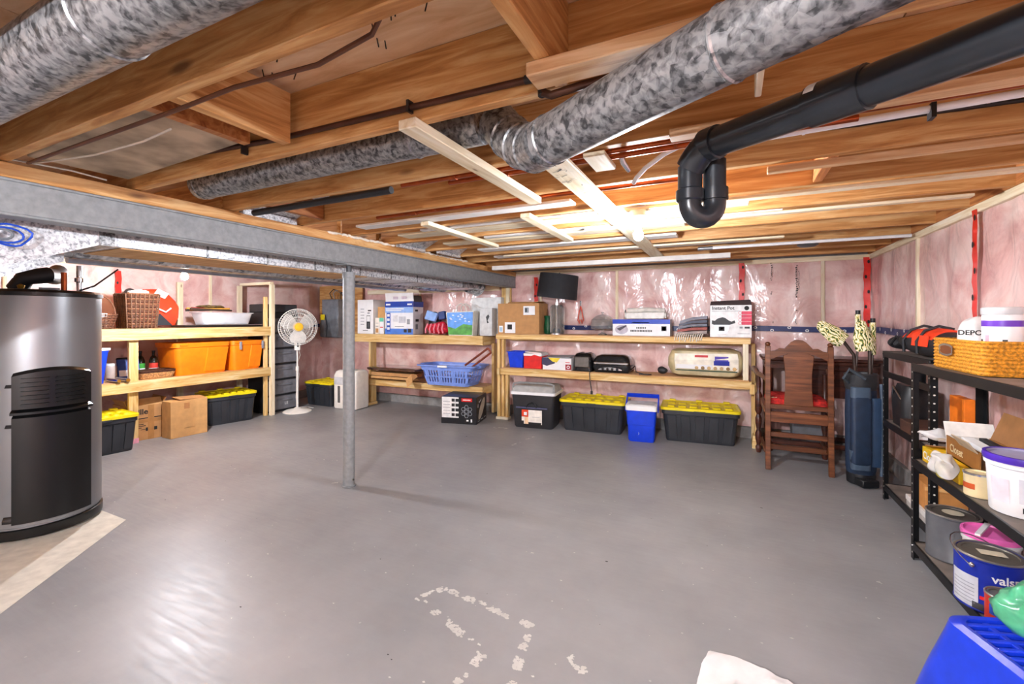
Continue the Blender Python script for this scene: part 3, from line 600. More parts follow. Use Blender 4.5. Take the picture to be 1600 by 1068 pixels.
# ---------------------------------------------------------------- generic boxes, totes
def carton(name, label, w_, d_, h_, loc, rz, mat, cat='box', group=None, bev=.003):
    """root at the base, front face at local y=0"""
    t = T(name, label, cat, loc, rz, group); MB().bx(-w_/2, w_/2, 0, d_, 0, h_).build('body', mat, t, bevel=bev, smooth=False); return t
TOTEB = M('#303338', .42, var=.12, scale=5)
LIDY = M('#ecd71a', .38, var=.06, scale=6)
def yellow_tote(label, w_, d_, h_, loc, rz):
    t = T('storage_tote', label, 'tote', loc, rz, 'black totes with yellow lids')
    MB().rr([(0, w_*.84, d_*.80, .04), (.02, w_*.86, d_*.82, .045), (h_-.05, w_*.93, d_*.92, .05), (h_-.045, w_*.97, d_*.96, .05), (h_, w_*.97, d_*.96, .05)], (0, d_/2, 0)).build('tub', TOTEB, t)
    n = 5
    for k in range(n):   # vertical ribs
        x = (k-(n-1)/2)*w_*.82/n
        MB().loop([[(x-w_*.055, d_*.101+.001, .03),(x-w_*.05, d_*.101-.014, .03),(x+w_*.05, d_*.101-.014, .03),(x+w_*.055, d_*.101+.001, .03)],
                   [(x*1.08-w_*.06, d_*.045+.001, h_-.06),(x*1.08-w_*.055, d_*.045-.014, h_-.06),(x*1.08+w_*.055, d_*.045-.014, h_-.06),(x*1.08+w_*.06, d_*.045+.001, h_-.06)]]).build('rib', TOTEB, t, smooth=False)
    lid = MB().rr([(h_, w_, d_, .05), (h_+.028, w_, d_, .05), (h_+.032, w_*.97, d_*.95, .05), (h_+.02, w_*.93, d_*.88, .045)], (0, d_/2, 0)).build('lid', LIDY, t)
    for i in range(6):
        for j in range(2):
            x = (i-2.5)*w_*.145; y_ = d_*(.32+.36*j)
            MB().rr([(h_+.02, w_*.11, d_*.26, .02), (h_+.035, w_*.085, d_*.2, .02)], (x, y_, 0)).build('lid_rib', LIDY, lid)
    for k in (-.36, 0, .36): MB().bx(k*w_-.035, k*w_+.035, d_*.9, d_*.99, h_+.03, h_+.05).build('lid_lug', LIDY, lid, bevel=.004)
    MB().bx(-.06, .06, -.004, .01, h_-.02, h_+.004).build('latch', TOTEB, t, bevel=.003)
    return t
yellow_tote('black tote with yellow lid between dark cooler and blue cooler', .83, .5, .36, (-1.54, 5.36, 0), 3)
yellow_tote('widest black tote with yellow lid, right of blue cooler', .84, .52, .36, (-.31, 5.41, 0), 4)
yellow_tote('black tote with yellow lid in the corner behind the white fan', .62, .46, .35, (-5.98, 5.10, 0), 1)
yellow_tote('black tote with yellow lid at floor end of left shelf, past cardboard boxes', .62, .5, .37, (-6.0, 3.77, 0), 78)
yellow_tote('black tote with yellow lid right beside the water heater', .6, .48, .36, (-5.72, 2.28, 0), 86)
# ---------------------------------------------------------------- left shelf goods
def otote(label, w_, loc, rz):
    t = T('plastic_tote', label, 'tote', loc, rz, 'orange totes'); h_ = .40; d_ = .48
    MB().rr([(0, w_*.86, d_*.86, .06), (.02, w_*.88, d_*.88, .06), (h_-.06, w_*.96, d_*.96, .06), (h_-.055, w_, d_, .06), (h_-.03, w_, d_, .06), (h_-.03, w_*1.01, d_*1.01, .06), (h_, w_*1.01, d_*1.01, .06), (h_, w_*.94, d_*.94, .06), (h_-.1, w_*.92, d_*.92, .06)], (0, d_/2, 0)).build('tub', ORANGE, t)
    MB().loop([[(.0, .032+.01, .03),(.012, .018, .03),(w_*.38, .018, .03),(w_*.39, .04, .03)], [(.04, .012, h_-.07),(.05, -.002, h_-.07),(w_*.44, -.002, h_-.07),(w_*.45, .012, h_-.07)]]).build('front_panel', ORANGE, t, smooth=False)
    prints(t, 'sticker', [(.10, .29, .15, .33, WHITE), (.11, .30, .14, .305, GREY)], y=.004)
    MB().bx(-w_*.42, -w_*.3, -.012, .02, h_-.035, h_-.01).build('handle', ORANGE, t, bevel=.004)
    return t
otote('larger orange plastic tote on the left shelf, beside dark bottles', .68, (-6.03, 3.42, .7015), 90)
t = otote('smaller orange plastic tote with grey clips, beside shelf end post', .46, (-6.03, 4.0, .7015), 90)
for x in (-.12, .2): MB().bx(x-.015, x+.015, -.02, -.004, .28, .39).build('grey_clip', M('#8c8e94', .4), t, bevel=.003)
def weave(t, secs, c, mat, mat2, rows, sx=1, sy=1, n=40, thick=.006):
    """woven vessel: rings of wavy canes"""
    for i in range(rows):
        s = i/(rows-1); r0, z0 = secs[0]; r1, z1 = secs[1]; r = r0+(r1-r0)*s; z = z0+(z1-z0)*s
        pts = [((r+.004*math.cos(k*math.pi+i*math.pi))*sx*math.cos(2*math.pi*k/n)+c[0], (r+.004*math.cos(k*math.pi+i*math.pi))*sy*math.sin(2*math.pi*k/n)+c[1], z+c[2]) for k in range(n+1)]
        MB().tube(pts, thick, 6, cap=False).build('cane_row', mat if i % 2 else mat2, t)
CANE1 = M('#4b2b1c', .6, var=.2, scale=40); CANE2 = M('#6b4630', .6, var=.2, scale=40)
t = T('twig_basket', 'dark twig basket with tall hoop handle beside the water heater', 'basket', (-6.22, 2.42, 1.292))
MB().lathe([(.02,.0),(.12,.0),(.12,.01)], 20).build('base', CANE1, t); weave(t, ((.12,.012),(.16,.155)), (0,0,0), CANE1, CANE2, 11)
for a in range(0, 360, 24): MB().tube([(.12*math.cos(R(a)), .12*math.sin(R(a)), .0), (.163*math.cos(R(a)), .163*math.sin(R(a)), .165)], .005, 6).build('stake', CANE1, t)
MB().tube([(0, .155*math.cos(R(a)), .15+.22*math.sin(R(a))) for a in range(0, 181, 12)], .008, 8).build('hoop_handle', CANE2, t)
MB().bx(-.06,.05,-.05,.06,.01,.17).build('paper_lining', WHITE, t)
t = T('wicker_basket', 'tall square brown wicker basket on the left shelf', 'basket', (-6.22, 2.78, 1.292))
for i in range(14):
    s = i/13; w2 = .135+.025*s; z = .01+.37*s
    MB().rr([(z, 2*w2, 2*w2, .03), (z+.012, 2*w2+.012, 2*w2+.012, .03), (z+.024, 2*w2, 2*w2, .03)], cap=(i == 0)).build('cane_row', CANE2 if i % 2 else CANE1, t)
for k in range(-3, 4):
    for ax in (0, 1):
        for sg in (-1, 1):
            a = (sg*.143, k*.038) if ax == 0 else (k*.038, sg*.143); b_ = (sg*.168, k*.044) if ax == 0 else (k*.044, sg*.168)
            MB().tube([(a[0], a[1], .0), (b_[0], b_[1], .395)], .007, 6).build('stake', M('#60432e', .6, var=.25), t)
MB().rr([(.02,.26,.26,.03),(.03,.26,.26,.03)]).build('base', CANE1, t)
t = T('folded_towel', 'white and grey folded cloth poking out of the tall wicker basket', 'towel', (-6.22, 2.76, 1.325))
MB().box((.0,-.03,.38), (.2,.13,.05), (R(12),0,0)).box((0,.07,.385), (.18,.06,.04), (R(-20),0,0)).jitter(.008, 9).build('fold', M('#d8d8da', .9), t, bevel=.01)
MB().ball((0,-.05,.36), .07, .06, .07).build('dark_sock', BLK2, t)
t = T('red_vest', 'bright red bag slumped behind the tall wicker basket', 'bag', (-6.55, 3.13, 1.296))
def puff(rx, ry, rz, seed, amt=.03, fr=6, c=(0,0,0), n=22, m=14): return MB().ball(c, rx, ry, rz, n, m).jitter(amt, fr, seed)
MB().loop([[(x*.09+.02*math.sin(a*2), yy+w2*math.cos(a)*0+w2*x2, z) for x, x2 in ((-1,-1),(1,-1),(1,1),(-1,1))] for z, yy, w2, a in ((.02,.0,.16,0),(.12,.02,.19,1),(.25,.03,.19,2),(.35,.0,.17,3),(.44,-.06,.12,4),(.47,-.08,.08,5))]).jitter(.03, 7, 3).build('body', M('#e8401c', .5, var=.12), t, bevel=.02)
MB().prism([(-.14,.02),(-.02,.17),(.12,.02)], -.01, .01).build('dark_flap', M('#2b2c31', .6), t, (.125,0,.0), (0,0,R(90)))
MB().box((.12,.0,.42), (.02,.14,.08), (R(-25),R(20),0)).build('white_tag', WHITE, t, bevel=.004)
MB().tube([(.135,-.14,.25),(.14,-.1,.28),(.14,-.04,.23),(.14,.04,.19),(.135,.1,.24)], .01, 6).build('white_lettering', WHITE, t)
t = T('flat_tray', 'flat dark tray lying under the clear plastic bin', 'tray', (-6.23, 3.72, 1.292), 90)
MB().rr([(0,1.02,.3,.02),(.025,1.04,.32,.02),(.03,1.0,.28,.02),(.012,.98,.26,.02)]).build('tray', BLACK, t)
MB().bx(-.51,.51,-.165,-.155,.026,.034).build('silver_edge', STEEL, t)
t = T('clear_bin', 'clear plastic bin of shredded paper on the dark tray', 'bin', (-6.25, 3.78, 1.326), 90)
CLR = M('#f4f7f9', .15, trans=.3, var=.02, alpha=.55)
MB().rr([(0,.6,.24,.04),(.15,.68,.3,.05),(.15,.72,.32,.05),(.16,.72,.32,.05),(.15,.66,.28,.05),(.01,.58,.22,.04)]).build('tub', CLR, t)
MB().rr([(.015,.54,.2,.04),(.11,.6,.22,.04)]).jitter(.008, 12).build('contents', M('#f0f0f2', .7, var=.12, scale=60), t)
t = T('striped_cloth', 'folded striped cloth in red, black and tan on the clear bin', 'cloth', (-6.28, 3.6, 1.51), 88)
for k, c in enumerate(('#3b2a20', '#b8862f', '#8c2a1c', '#2b2422', '#c7a04c', '#a0301e')):
    MB().box((0,-.1+k*.035,.012+.006*(k % 3)), (.52-.04*(k % 3),.04,.024), (R(4*(-1)**k),R(2*(-1)**k),R(3*(-1)**k))).jitter(.012, 7, k).build('stripe', M(c, .85), t, bevel=.004)
MB().ball((.02,-.02,.05), .18, .08, .02).jitter(.02, 12, 3).build('crumpled_top', M('#6d5a34', .9, var=.4, scale=30), t)
t = T('blue_bin', 'tall blue plastic bin with white lid beside the water heater', 'bin', (-6.2, 2.29, .7015))
MB().rr([(0,.24,.26,.03),(.34,.3,.32,.03),(.34,.31,.33,.03),(.36,.31,.33,.03)]).build('tub', BLUE, t); MB().rr([(.36,.33,.35,.03),(.385,.33,.35,.03)]).build('lid', WHITE, t)
t = T('white_jar', 'small pale jar standing beside the blue bin', 'jar', (-6.36, 2.59, .7015))
MB().lathe([(.05,0),(.055,.01),(.055,.15),(.045,.17)], 18).build('jar_body', M('#b9a9a0', .4), t); MB().lathe([(.048,.165),(.048,.19),(.0,.19)], 18).build('lid', WHITE, t)
for i, (y_, z_, lb) in enumerate(((2.5, .7255, 'lower metal tube end resting on the rail by the heater'), (2.58, .7255, 'upper metal tube end resting on the rail by the post'))):
    t = T('metal_tube', lb, 'tube', (-6.15, y_, z_)); MB().tube([(-.05,0,0),(.19,0,0)], .022, 14).build('barrel', STEEL, t); MB().tube([(.188,0,0),(.193,0,0)], .018, 14).build('end_plug', M('#a8741c', .4, .5), t)
t = T('shallow_basket', 'shallow woven tray basket in front of the bottles', 'basket', (-6.17, 2.92, .7025), 90)
MB().rr([(0,.33,.2,.03),(.006,.33,.2,.03)]).build('base', M('#a07444', .7), t)
for i in range(6):
    z = .008+i*.015; MB().rr([(z,.33+.008*i,.2+.008*i,.03),(z+.0075,.344+.008*i,.214+.008*i,.03),(z+.015,.33+.008*i,.2+.008*i,.03)], cap=False).build('cane_row', M('#b98a58', .7, var=.3, scale=60) if i < 4 else CANE1, t)
t = carton('blue_box', 'blue printed box leaning in the shallow basket', .2, .05, .22, (-6.3, 2.74, .716), 80, M('#2b4fa8', .4), 'box'); t.rotation_euler = (R(-14), 0, R(80))
prints(t, 'cover_print', [(-.09,.02,.05,.09,WHITE), (.02,.05,.09,.13,M('#9fc0ea', .5))]); MB().bx(-.1,.1,.0,.05,.221,.24).build('dark_top', BLACK, t)
BOT = M('#1d1a12', .12, var=.1, coat=.3)
for i, (x, y_, lb, lc) in enumerate(((-6.44, 2.91, 'dark bottle with green label behind the shallow basket', '#3f9a3a'), (-6.38, 3.02, 'dark bottle with red and white label next to orange tote', '#c23a2e'))):
    t = T('bottle', lb, 'bottle', (x, y_, .7015)); MB().lathe([(.04,0),(.045,.008),(.045,.19),(.03,.235),(.016,.25),(.016,.285),(.018,.29),(.0,.29)], 18).build('glass_body', BOT, t)
    MB().lathe([(.0462,.06),(.0462,.16)], 18, cap=False).build('label_band', M(lc, .5), t); MB().lathe([(.018,.288),(.018,.31),(.0,.31)], 12).build('cap', BLACK, t)
    MB().lathe([(.0468,.08),(.0468,.1)], 18, cap=False).build('label_stripe', WHITE, t)
# floor boxes
t = carton('cardboard_box', 'printed open cardboard box under the left shelf, next to post', .37, .4, .40, (-6.1, 2.81, 0), 84, CARD)
text(t, 'lettering', 'ille', .085, INK, (-.075,-.003,.3), bold=.002); prints(t, 'print_lines', [(-.08,.245,.15,.256,INK),(-.08,.18,-.02,.188,INK),(-.08,.16,.0,.168,INK),(-.08,.14,-.04,.148,INK),(0,.1,.11,.14,INK),(-.05,.12,.0,.125,INK),(-.18,.2,.18,.235,M('#a97842', .6)),(.02,0,.08,.4,M('#a97842', .6))])
for sg in (-1, 1): MB().box((sg*.18,.18,.425), (.006,.36,.1), (0,R(sg*25),0)).build('flap', CARD, t)
MB().box((0,.05,.43), (.34,.006,.1), (R(-38),0,0)).build('flap', CARD2, t)
t = carton('cardboard_box', 'plain brown cardboard box standing on the floor in front of yellow-lid tote', .40, .2, .43, (-5.84, 3.14, 0), 88, CARD2)
prints(t, 'tape_mark', [(-.06,.33,.0,.40,M('#b07a4a', .7)),(-.06,.1,.06,.104,M('#a27442', .7))]); MB().box((.05,.1,.444), (.3,.18,.006), (R(5),R(3),0)).build('flap', CARD, t)
# ---------------------------------------------------------------- drawers, fan, dehumidifier, panel
t = T('drawer_tower', 'tall grey plastic drawer tower at the end of the left shelf', 'drawers', (-6.12, 4.6, 0), 87)
DG = M('#6f7177', .4, var=.08)
MB().bx(-.27,.27,.02,.45,0,1.5).build('carcass', M('#1c1d20', .5), t, bevel=.006)
for k in range(6):
    z = .03+k*.235; dr = MB().bx(-.255,.255,-.005,.03,z,z+.205).build('drawer', DG, t, bevel=.01)
    MB().bx(-.1,.14,-.022,-.004,z+.13,z+.16).build('pull', DG, dr, bevel=.006)
MB().bx(-.26,.26,.03,.44,1.5,1.62).build('top_tray', BLK2, t, bevel=.01)
text(t, 'price_tag', 'LE', .06, WHITE, (.02,-.009,.1))
t = T('pedestal_fan', 'white pedestal fan with yellow hub standing by the drawer tower', 'fan', (-5.88, 4.66, 0), 62)
FW = M('#e9e7df', .4, var=.03)
MB().lathe([(.2,0),(.2,.012),(.17,.03),(.06,.05),(.03,.07),(.0,.07)], 30).build('base', FW, t)
MB().lathe([(.016,.05),(.016,.62),(.024,.62),(.024,.68),(.011,.69),(.011,1.0),(.0,1.0)], 14).build('pole', FW, t)
MB().rr([(.93,.08,.07,.02),(1.08,.09,.08,.03),(1.1,.06,.06,.02)]).build('control_box', FW, t); prints(t, 'control_print', [(-.012,.98,.012,1.05,BLK2)], y=-.042)
MB().tube([(0,.14,1.28),(0,.02,1.28),(0,-.02,1.28)], [.05,.07,.05], 18).build('motor_housing', FW, t)
for k in range(3):
    a = R(k*120+30); bl = MB(); rings = []
    for i in range(7):
        r = .05+.19*i/6; w2 = .05+.06*math.sin(i/6*2.6); th = .35
        rings.append([(r*math.cos(a)-w2*math.sin(a), -.05-w2*th, 1.28+r*math.sin(a)+w2*math.cos(a)), (r*math.cos(a)+w2*math.sin(a), -.05+w2*th, 1.28+r*math.sin(a)-w2*math.cos(a))])
    bl.loop(rings, closed=False, cap=False).build('blade', M('#d9d8d2', .3, trans=.3), t, fix=False)
MB().tube([(0,-.05,1.28),(0,-.09,1.28),(0,-.115,1.28),(0,-.118,1.28)], [.07,.07,.06,.01], 20).build('yellow_hub', M('#e8b018', .4), t)
for yy, rr_ in ((-.12, .15), (-.11, .2), (-.09, .245), (-.06, .27), (-.02, .262), (.02, .22), (.05, .15)):
    MB().tube([(rr_*math.cos(2*math.pi*k/40), yy, 1.28+rr_*math.sin(2*math.pi*k/40)) for k in range(41)], .005 if rr_ == .27 else .003, 6, cap=False).build('guard_ring', FW, t)
gw = MB()
for k in range(48):
    a = 2*math.pi*k/48; c_, s_ = math.cos(a), math.sin(a); gw.tube([(r*c_, yy, 1.28+r*s_) for yy, r in ((-.122,.06),(-.12,.15),(-.09,.245),(-.06,.27),(-.02,.262),(.02,.22),(.06,.1))], .0018, 4)
gw.build('guard_wires', FW, t)
MB().tube([(.02,.03,.96),(.05,.05,.85),(.0,.05,.7),(.04,.06,.55),(.01,.06,.4),(.0,.1,.2),(.05,.2,.03),(.2,.25,.01),(.25,.12,.01)], .006, 8).build('cord', FW, t)
t = T('dehumidifier', 'white dehumidifier with clear water window behind the steel post', 'dehumidifier', (-5.36, 5.08, 0), 4)
MB().rr([(0.01,.42,.3,.03),(.04,.44,.32,.04),(.52,.44,.32,.04),(.58,.42,.28,.05),(.6,.36,.22,.05)], (0,.16,0)).build('case', FW, t)
MB().bx(-.13,-.08,-.004,.01,.1,.36).build('water_window', M('#5b5a58', .2), t, bevel=.004)
MB().bx(-.2,.1,-.006,.012,.38,.5).build('grille', M('#c7c9cc', .4), t, bevel=.006)
MB().ball((.02,-.004,.31), .01, .01, .01).build('knob', BLK2, t)
for k in range(5): MB().bx(-.13+k*.06,-.10+k*.06,.09,.15,.596,.606).build('button', GREY, t)
bb = MB().bx(-6.85,-5.8,5.905,5.925,1.13,2.0).build('backboard', JOIST); tag(bb, 'brown plywood backboard behind the electrical panel', 'board')
t = T('electrical_panel', 'grey electrical panel box on the plywood backboard', 'panel', (-6.43, 5.765, 1.07))
MB().bx(-.2,.2,0,.137,0,.68).build('enclosure', M('#7f868e', .45, .3), t, bevel=.006)
MB().bx(-.18,.18,-.008,.002,.02,.66).build('door', M('#878e96', .45, .3), t, bevel=.004)
t = T('stud_detector', 'dark grey handheld tool with yellow head hung on the panel', 'tool', (-6.53, 5.69, 1.08), 0)
MB().rr([(0,.12,.06,.03),(.2,.14,.06,.03),(.34,.09,.05,.03)], (0,.02,0)).build('grip', M('#5f6267', .5), t); MB().bx(-.04,.06,-.012,.0,.3,.4).build('yellow_head', YEL, t, bevel=.008)
t = T('wire_bundle', 'loop of black and grey wires above the electrical panel', 'wire', (-6.3, 5.87, 1.762))
for k in range(4): MB().tube([(-.2+.07*k,0,0),(-.22+.09*k,-.03,.1),(-.1+.06*k,-.05,.17-.02*k),(.05+.03*k,-.02,.1),(.1,.0,.02+.04*k)], .008, 6).build('wire', [BLK2, GREY, M('#a8703c', .5), BLACK][k], t)
# ---------------------------------------------------------------- goods on the middle shelf (top 1.157, low .427)
ZT, ZL = 1.157, .427
t = carton('white_box', 'white printed box with a tall dark appliance picture, behind the post', .34, .3, .56, (-5.42, 5.585, ZT), 0, WHITE)
prints(t, 'print', [(.03,.08,.11,.3,BLK2),(.035,.2,.105,.29,WHITE),(.05,.1,.09,.18,M('#55585c', .4)),(.06,.37,.13,.39,BLK2),(.05,.33,.1,.35,GREY),(-.05,.05,.06,.06,BLACK)]+[(-.1,.15+.05*k,-.02,.16+.05*k,GREY) for k in range(6)])
t = carton('cardboard_box', 'small cardboard box between the white box and the blue printed box', .2, .2, .44, (-5.12, 5.66, ZT), 0, CARD2)
t = carton('small_carton', 'narrow white carton in front of the small cardboard box', .09, .06, .26, (-5.17, 5.59, ZT), 0, M('#f1e9dc', .5)); prints(t, 'print', [(-.03,.12,.03,.13,GREY),(-.03,.17,.03,.18,GREY),(-.03,.02,.03,.09,M('#b98a58', .6))])
t = carton('small_carton', 'narrow white and mint carton next to the blue printed box', .085, .06, .26, (-5.075, 5.59, ZT), 0, WHITE); prints(t, 'mint_print', [(-.042,.2,.042,.26,M('#5fc7a8', .5))]); prints(t, 'red_print', [(-.03,.1,.03,.115,RED)])
t = T('printer_box', 'blue and white printed carton with open top flap', 'box', (-4.72, 5.59, ZT), 0)
MB().bx(-.28,.28,0,.26,0,.52).build('body', M('#e6e8ec', .5, var=.02), t, bevel=.003, smooth=False); MB().box((0,.01,.585), (.56,.006,.14), (R(6),0,0)).build('top_flap', WHITE, t); MB().box((.27,.13,.56), (.006,.2,.1), (0,R(-12),0)).build('side_flap', M('#55504a', .7), t)
BL1 = M('#1b3fa0', .4); BL2 = M('#4f80d6', .4); BL3 = M('#2b57b5', .4)
prints(t, 'print', [(-.28,.43,.28,.52,BL1),(-.28,.34,.28,.43,M('#8fb2e6', .4)),(-.28,0,.28,.09,BL2),(-.25,.04,-.17,.34,BL3),(-.1,.09,.15,.2,WHITE),(-.12,.2,-.02,.3,M('#d2d4d8', .5)),(-.08,.12,.1,.13,GREY),(.0,.18,.14,.28,M('#c3c6cc', .5)),(.14,.14,.24,.26,WHITE),(.16,.16,.22,.24,GREY),(.1,.03,.16,.08,BLK2),(.18,.03,.25,.09,BLK2),(-.26,.46,-.17,.485,WHITE),(.17,.46,.26,.485,WHITE)]+[(-.235,.07+.07*k,-.185,.11+.07*k,WHITE) for k in range(4)]+[(-.26,.395,.1,.41,WHITE),(-.26,.37,.05,.382,WHITE)])
prints(t, 'flap_print', [(-.12,.555,-.02,.6,M('#cfc3d0', .5)),(.05,.555,.15,.6,M('#cfc3d0', .5))], y=.003)
prints(t, 'side_print', [(0.001,.43,.26,.52,BL1),(.05,.36,.12,.39,BLK2),(.06,.2,.14,.24,BLK2),(.06,.08,.12,.16,GREY)], face='right', off=.28)
t = T('black_bag', 'black bag slouching behind the blue printed carton', 'bag', (-4.23, 5.82, ZT)); puff(.11, .06, .16, 4, .02, 6, (.02,.03,.2)).build('body', BLACK, t)
t = T('plaid_cloth', 'red plaid cloth bundle on the shelf beside the shopping bag', 'cloth', (-4.02, 5.68, ZT))
PLAID = M('#c8243a', .8, var=.3, scale=60); puff(.2, .11, .09, 2, .025, 8, (0,0,.105)).build('bundle', PLAID, t)
for k in range(5): MB().tube([(-.16+k*.08, -.115+.01*(k % 2), .03), (-.15+k*.075, -.13, .09), (-.14+k*.07, -.09, .17)], .012, 6).build('pink_stripe', M('#ef8a98', .8), t)
t = T('blue_packet', 'light blue packet resting on the red plaid cloth', 'packet', (-4.05, 5.64, ZT+.235))
MB().box((-.06,-.02,.05), (.2,.05,.14), (R(-15),R(14),0)).jitter(.01, 8).build('packet', M('#8fb4ec', .4), t, bevel=.008); MB().box((.13,.0,.06), (.12,.07,.12), (0,R(-8),0)).jitter(.01, 8).build('dark_roll', M('#1c3a78', .5), t, bevel=.01)
t = T('shopping_bag', 'reusable shopping bag with blue sky and green meadow print', 'bag', (-3.55, 5.56, ZT), 3)
MB().loop([[(-.2,0,0),(.2,0,0),(.2,.14,0),(-.2,.14,0)],[(-.24,-.01,.34),(.22,.0,.36),(.22,.15,.36),(-.24,.13,.34)]], cap=True).build('body', M('#e4e0d2', .5), t, smooth=False)
def onbag(pts, m, nm, e): return MB()._add([(x*(1+.12*z/.34), -.003-.01*z/.34-e, z) for x, z in pts], [tuple(range(len(pts)))]).build(nm, m, t, smooth=False, fix=False)
onbag([(-.2,.01),(.19,.01),(.19,.345),(-.2,.335)], M('#5b9bea', .4, var=.1), 'sky_print', 0); onbag([(-.2,.01),(.19,.01),(.19,.15),(.05,.17),(-.08,.1),(-.2,.13)], M('#4e9a3c', .4, var=.2), 'meadow_print', .001)
rnd = random.Random(9)
for k in range(12): x, z = rnd.uniform(-.17,.15), rnd.uniform(.19,.31); onbag([(x,z),(x+.02,z-.006),(x+.04,z),(x+.025,z+.012),(x+.01,z+.012)], M('#cfe0f8', .4), 'cloud_print', .002)
for yy in (0, .13): MB().tube([(-.06,yy,.35),(-.06,yy+.0,.43),(.0,yy+.01,.47),(.08,yy,.43),(.1,yy,.35)], .008, 6).build('handle', M('#d8d6cc', .6), t)
t = carton('white_box', 'large plain white box standing behind the shopping bag', .5, .1, .56, (-3.26, 5.80, ZT), 0, M('#d9dbd9', .5))
t = carton('white_box', 'white box with black heart mark beside the shopping bag', .2, .14, .4, (-3.17, 5.64, ZT), 0, M('#c9cbca', .5)); MB()._add([(-.0,-.002,.27),(.04,-.002,.31),(.06,-.002,.28),(.03,-.002,.22),(.05,-.002,.19),(.02,-.002,.18),(.01,-.002,.24)], [(0,1,2,3,4,5,6)]).build('mark', BLACK, t, fix=False)
t = T('wrapped_panel', 'brown panel wrapped in shiny plastic lying on the lower shelf', 'panel', (-4.9, 5.58, ZL+.16), 0)
MB().rr([(0,.95,.4,.05),(.012,.99,.42,.05),(.04,.99,.42,.05),(.05,.93,.38,.05)], (.12,.08,0)).jitter(.012, 5).build('sheet', M('#4a3329', .15, var=.3, scale=5, coat=.8), t)
t = T('flattened_cardboard', 'flattened cardboard carton with a raised flap on the lower shelf', 'cardboard', (-4.9, 5.55, ZL), 0)
MB().loop([[(-.27,-.1,.08),(.5,-.1,.08),(.5,.2,.06),(-.27,.34,.06)],[(-.27,-.1,.13),(.55,-.1,.13),(.52,.2,.12),(-.27,.34,.13)]]).build('upper_layer', CARD, t, smooth=False)
MB().box((.13,.0,.038), (.8,.2,.035), (R(-8),0,0)).build('lower_layer', CARD2, t)
MB()._add([(.45,-.12,.05),(.54,-.2,-.06),(.62,-.17,.02),(.55,-.11,.14)], [(0,1,2,3)]).build('loose_flap', CARD2, t, smooth=False)
MB()._add([(.55,-.11,.141),(.62,-.17,.05),(.66,-.1,.1),(.62,-.08,.13)], [(0,1,2,3)]).build('side_flap', CARD, t, smooth=False)
LB = M('#7d9be6', .4, var=.05)
t = T('laundry_basket', 'light blue plastic laundry basket with slotted sides', 'basket', (-3.72, 5.42, ZL+.001), 3)
def bw(z): return (.70+.2*z/.28, .38+.1*z/.28)
secs = []
for z0, z1, nslot in ((0,.05,0),(.05,.12,15),(.12,.14,0),(.14,.22,15),(.22,.285,0)):
    (w0,d0),(w1,d1) = bw(z0), bw(z1)
    if not nslot: MB().rr([(z0,w0,d0,.06),(z1,w1,d1,.06)], (0,.22,0), cap=(z0 == 0)).build('wall_band', LB, t)
    else:
        for k in range(16):
            x0 = -.34+k*.0435; g = .02+(.02 if k in (0,5,10,15) else 0)
            for sy, nm in ((-1,'slat'),(1,'slat')):
                MB().loop([[(x0,.22+sy*d0/2,z0),(x0+g,.22+sy*d0/2,z0),(x0+g,.22+sy*(d0/2-.004),z0),(x0,.22+sy*(d0/2-.004),z0)],[(x0*1.06,.22+sy*d1/2,z1),(x0*1.06+g,.22+sy*d1/2,z1),(x0*1.06+g,.22+sy*(d1/2-.004),z1),(x0*1.06,.22+sy*(d1/2-.004),z1)]]).build(nm, LB, t, smooth=False)
        for sx in (-1, 1):
            for k in range(8):
                y0 = .06+k*.042
                MB().loop([[(sx*w0/2,y0,z0),(sx*w0/2,y0+.02,z0),(sx*(w0/2-.004),y0+.02,z0),(sx*(w0/2-.004),y0,z0)],[(sx*w1/2,y0,z1),(sx*w1/2,y0+.02,z1),(sx*(w1/2-.004),y0+.02,z1),(sx*(w1/2-.004),y0,z1)]]).build('slat', LB, t, smooth=False)
MB().rr([(.28,.90,.48,.07),(.28,.99,.55,.08),(.297,.99,.55,.08),(.3,.9,.46,.07),(.28,.89,.46,.07)], (0,.22,0), cap=False).build('rim', LB, t)
for sx in (-1, 1): MB().rr([(.26,.07,.2,.02),(.305,.09,.22,.02)], (sx*.47,.22,0)).build('grip', LB, t)
MB().bx(-.1,.06,-.062,-.05,.27,.3).build('rim_logo', WHITE, t, bevel=.004)
t = T('picture_frame', 'reddish wooden frame leaning out of the laundry basket', 'frame', (-3.35, 5.62, ZL+.31), 0)
for a, b_ in (((-.16,0,-.02),(.2,.05,.24)), ((-.06,-.02,-.06),(.26,.03,.18)), ((.2,.05,.24),(.26,.03,.18))):
    d = Vector(b_)-Vector(a); MB().tube([a, b_], .016, 4).build('frame_bar', M('#8e4a38', .5), t)
t = T('appliance_box', 'black carton with grey appliance pictures under the middle shelf', 'box', (-3.26, 5.06, 0), 12)
MB().bx(-.25,.25,0,.44,0,.36).build('body', M('#1f1f22', .35), t, bevel=.003, smooth=False)
prints(t, 'red_logo', [(.04,.3,.19,.345,RED)]); prints(t, 'corner_marks', [(.11,.04,.14,.06,WHITE),(.17,.03,.19,.07,WHITE)]); prints(t, 'white_panel', [(-.24,.08,.0,.355,M('#e3e3e1', .5))]+[(x,.1+.065*k,x+.045,.14+.065*k,BLK2) for k in range(4) for x in (-.1,-.045)]+[(-.22,.13+.04*k,-.12,.136+.04*k,GREY) for k in range(5)])
prints(t, 'logo_strip', [(.06,.315,.17,.33,M('#f2c9c9', .5))], y=-.004)
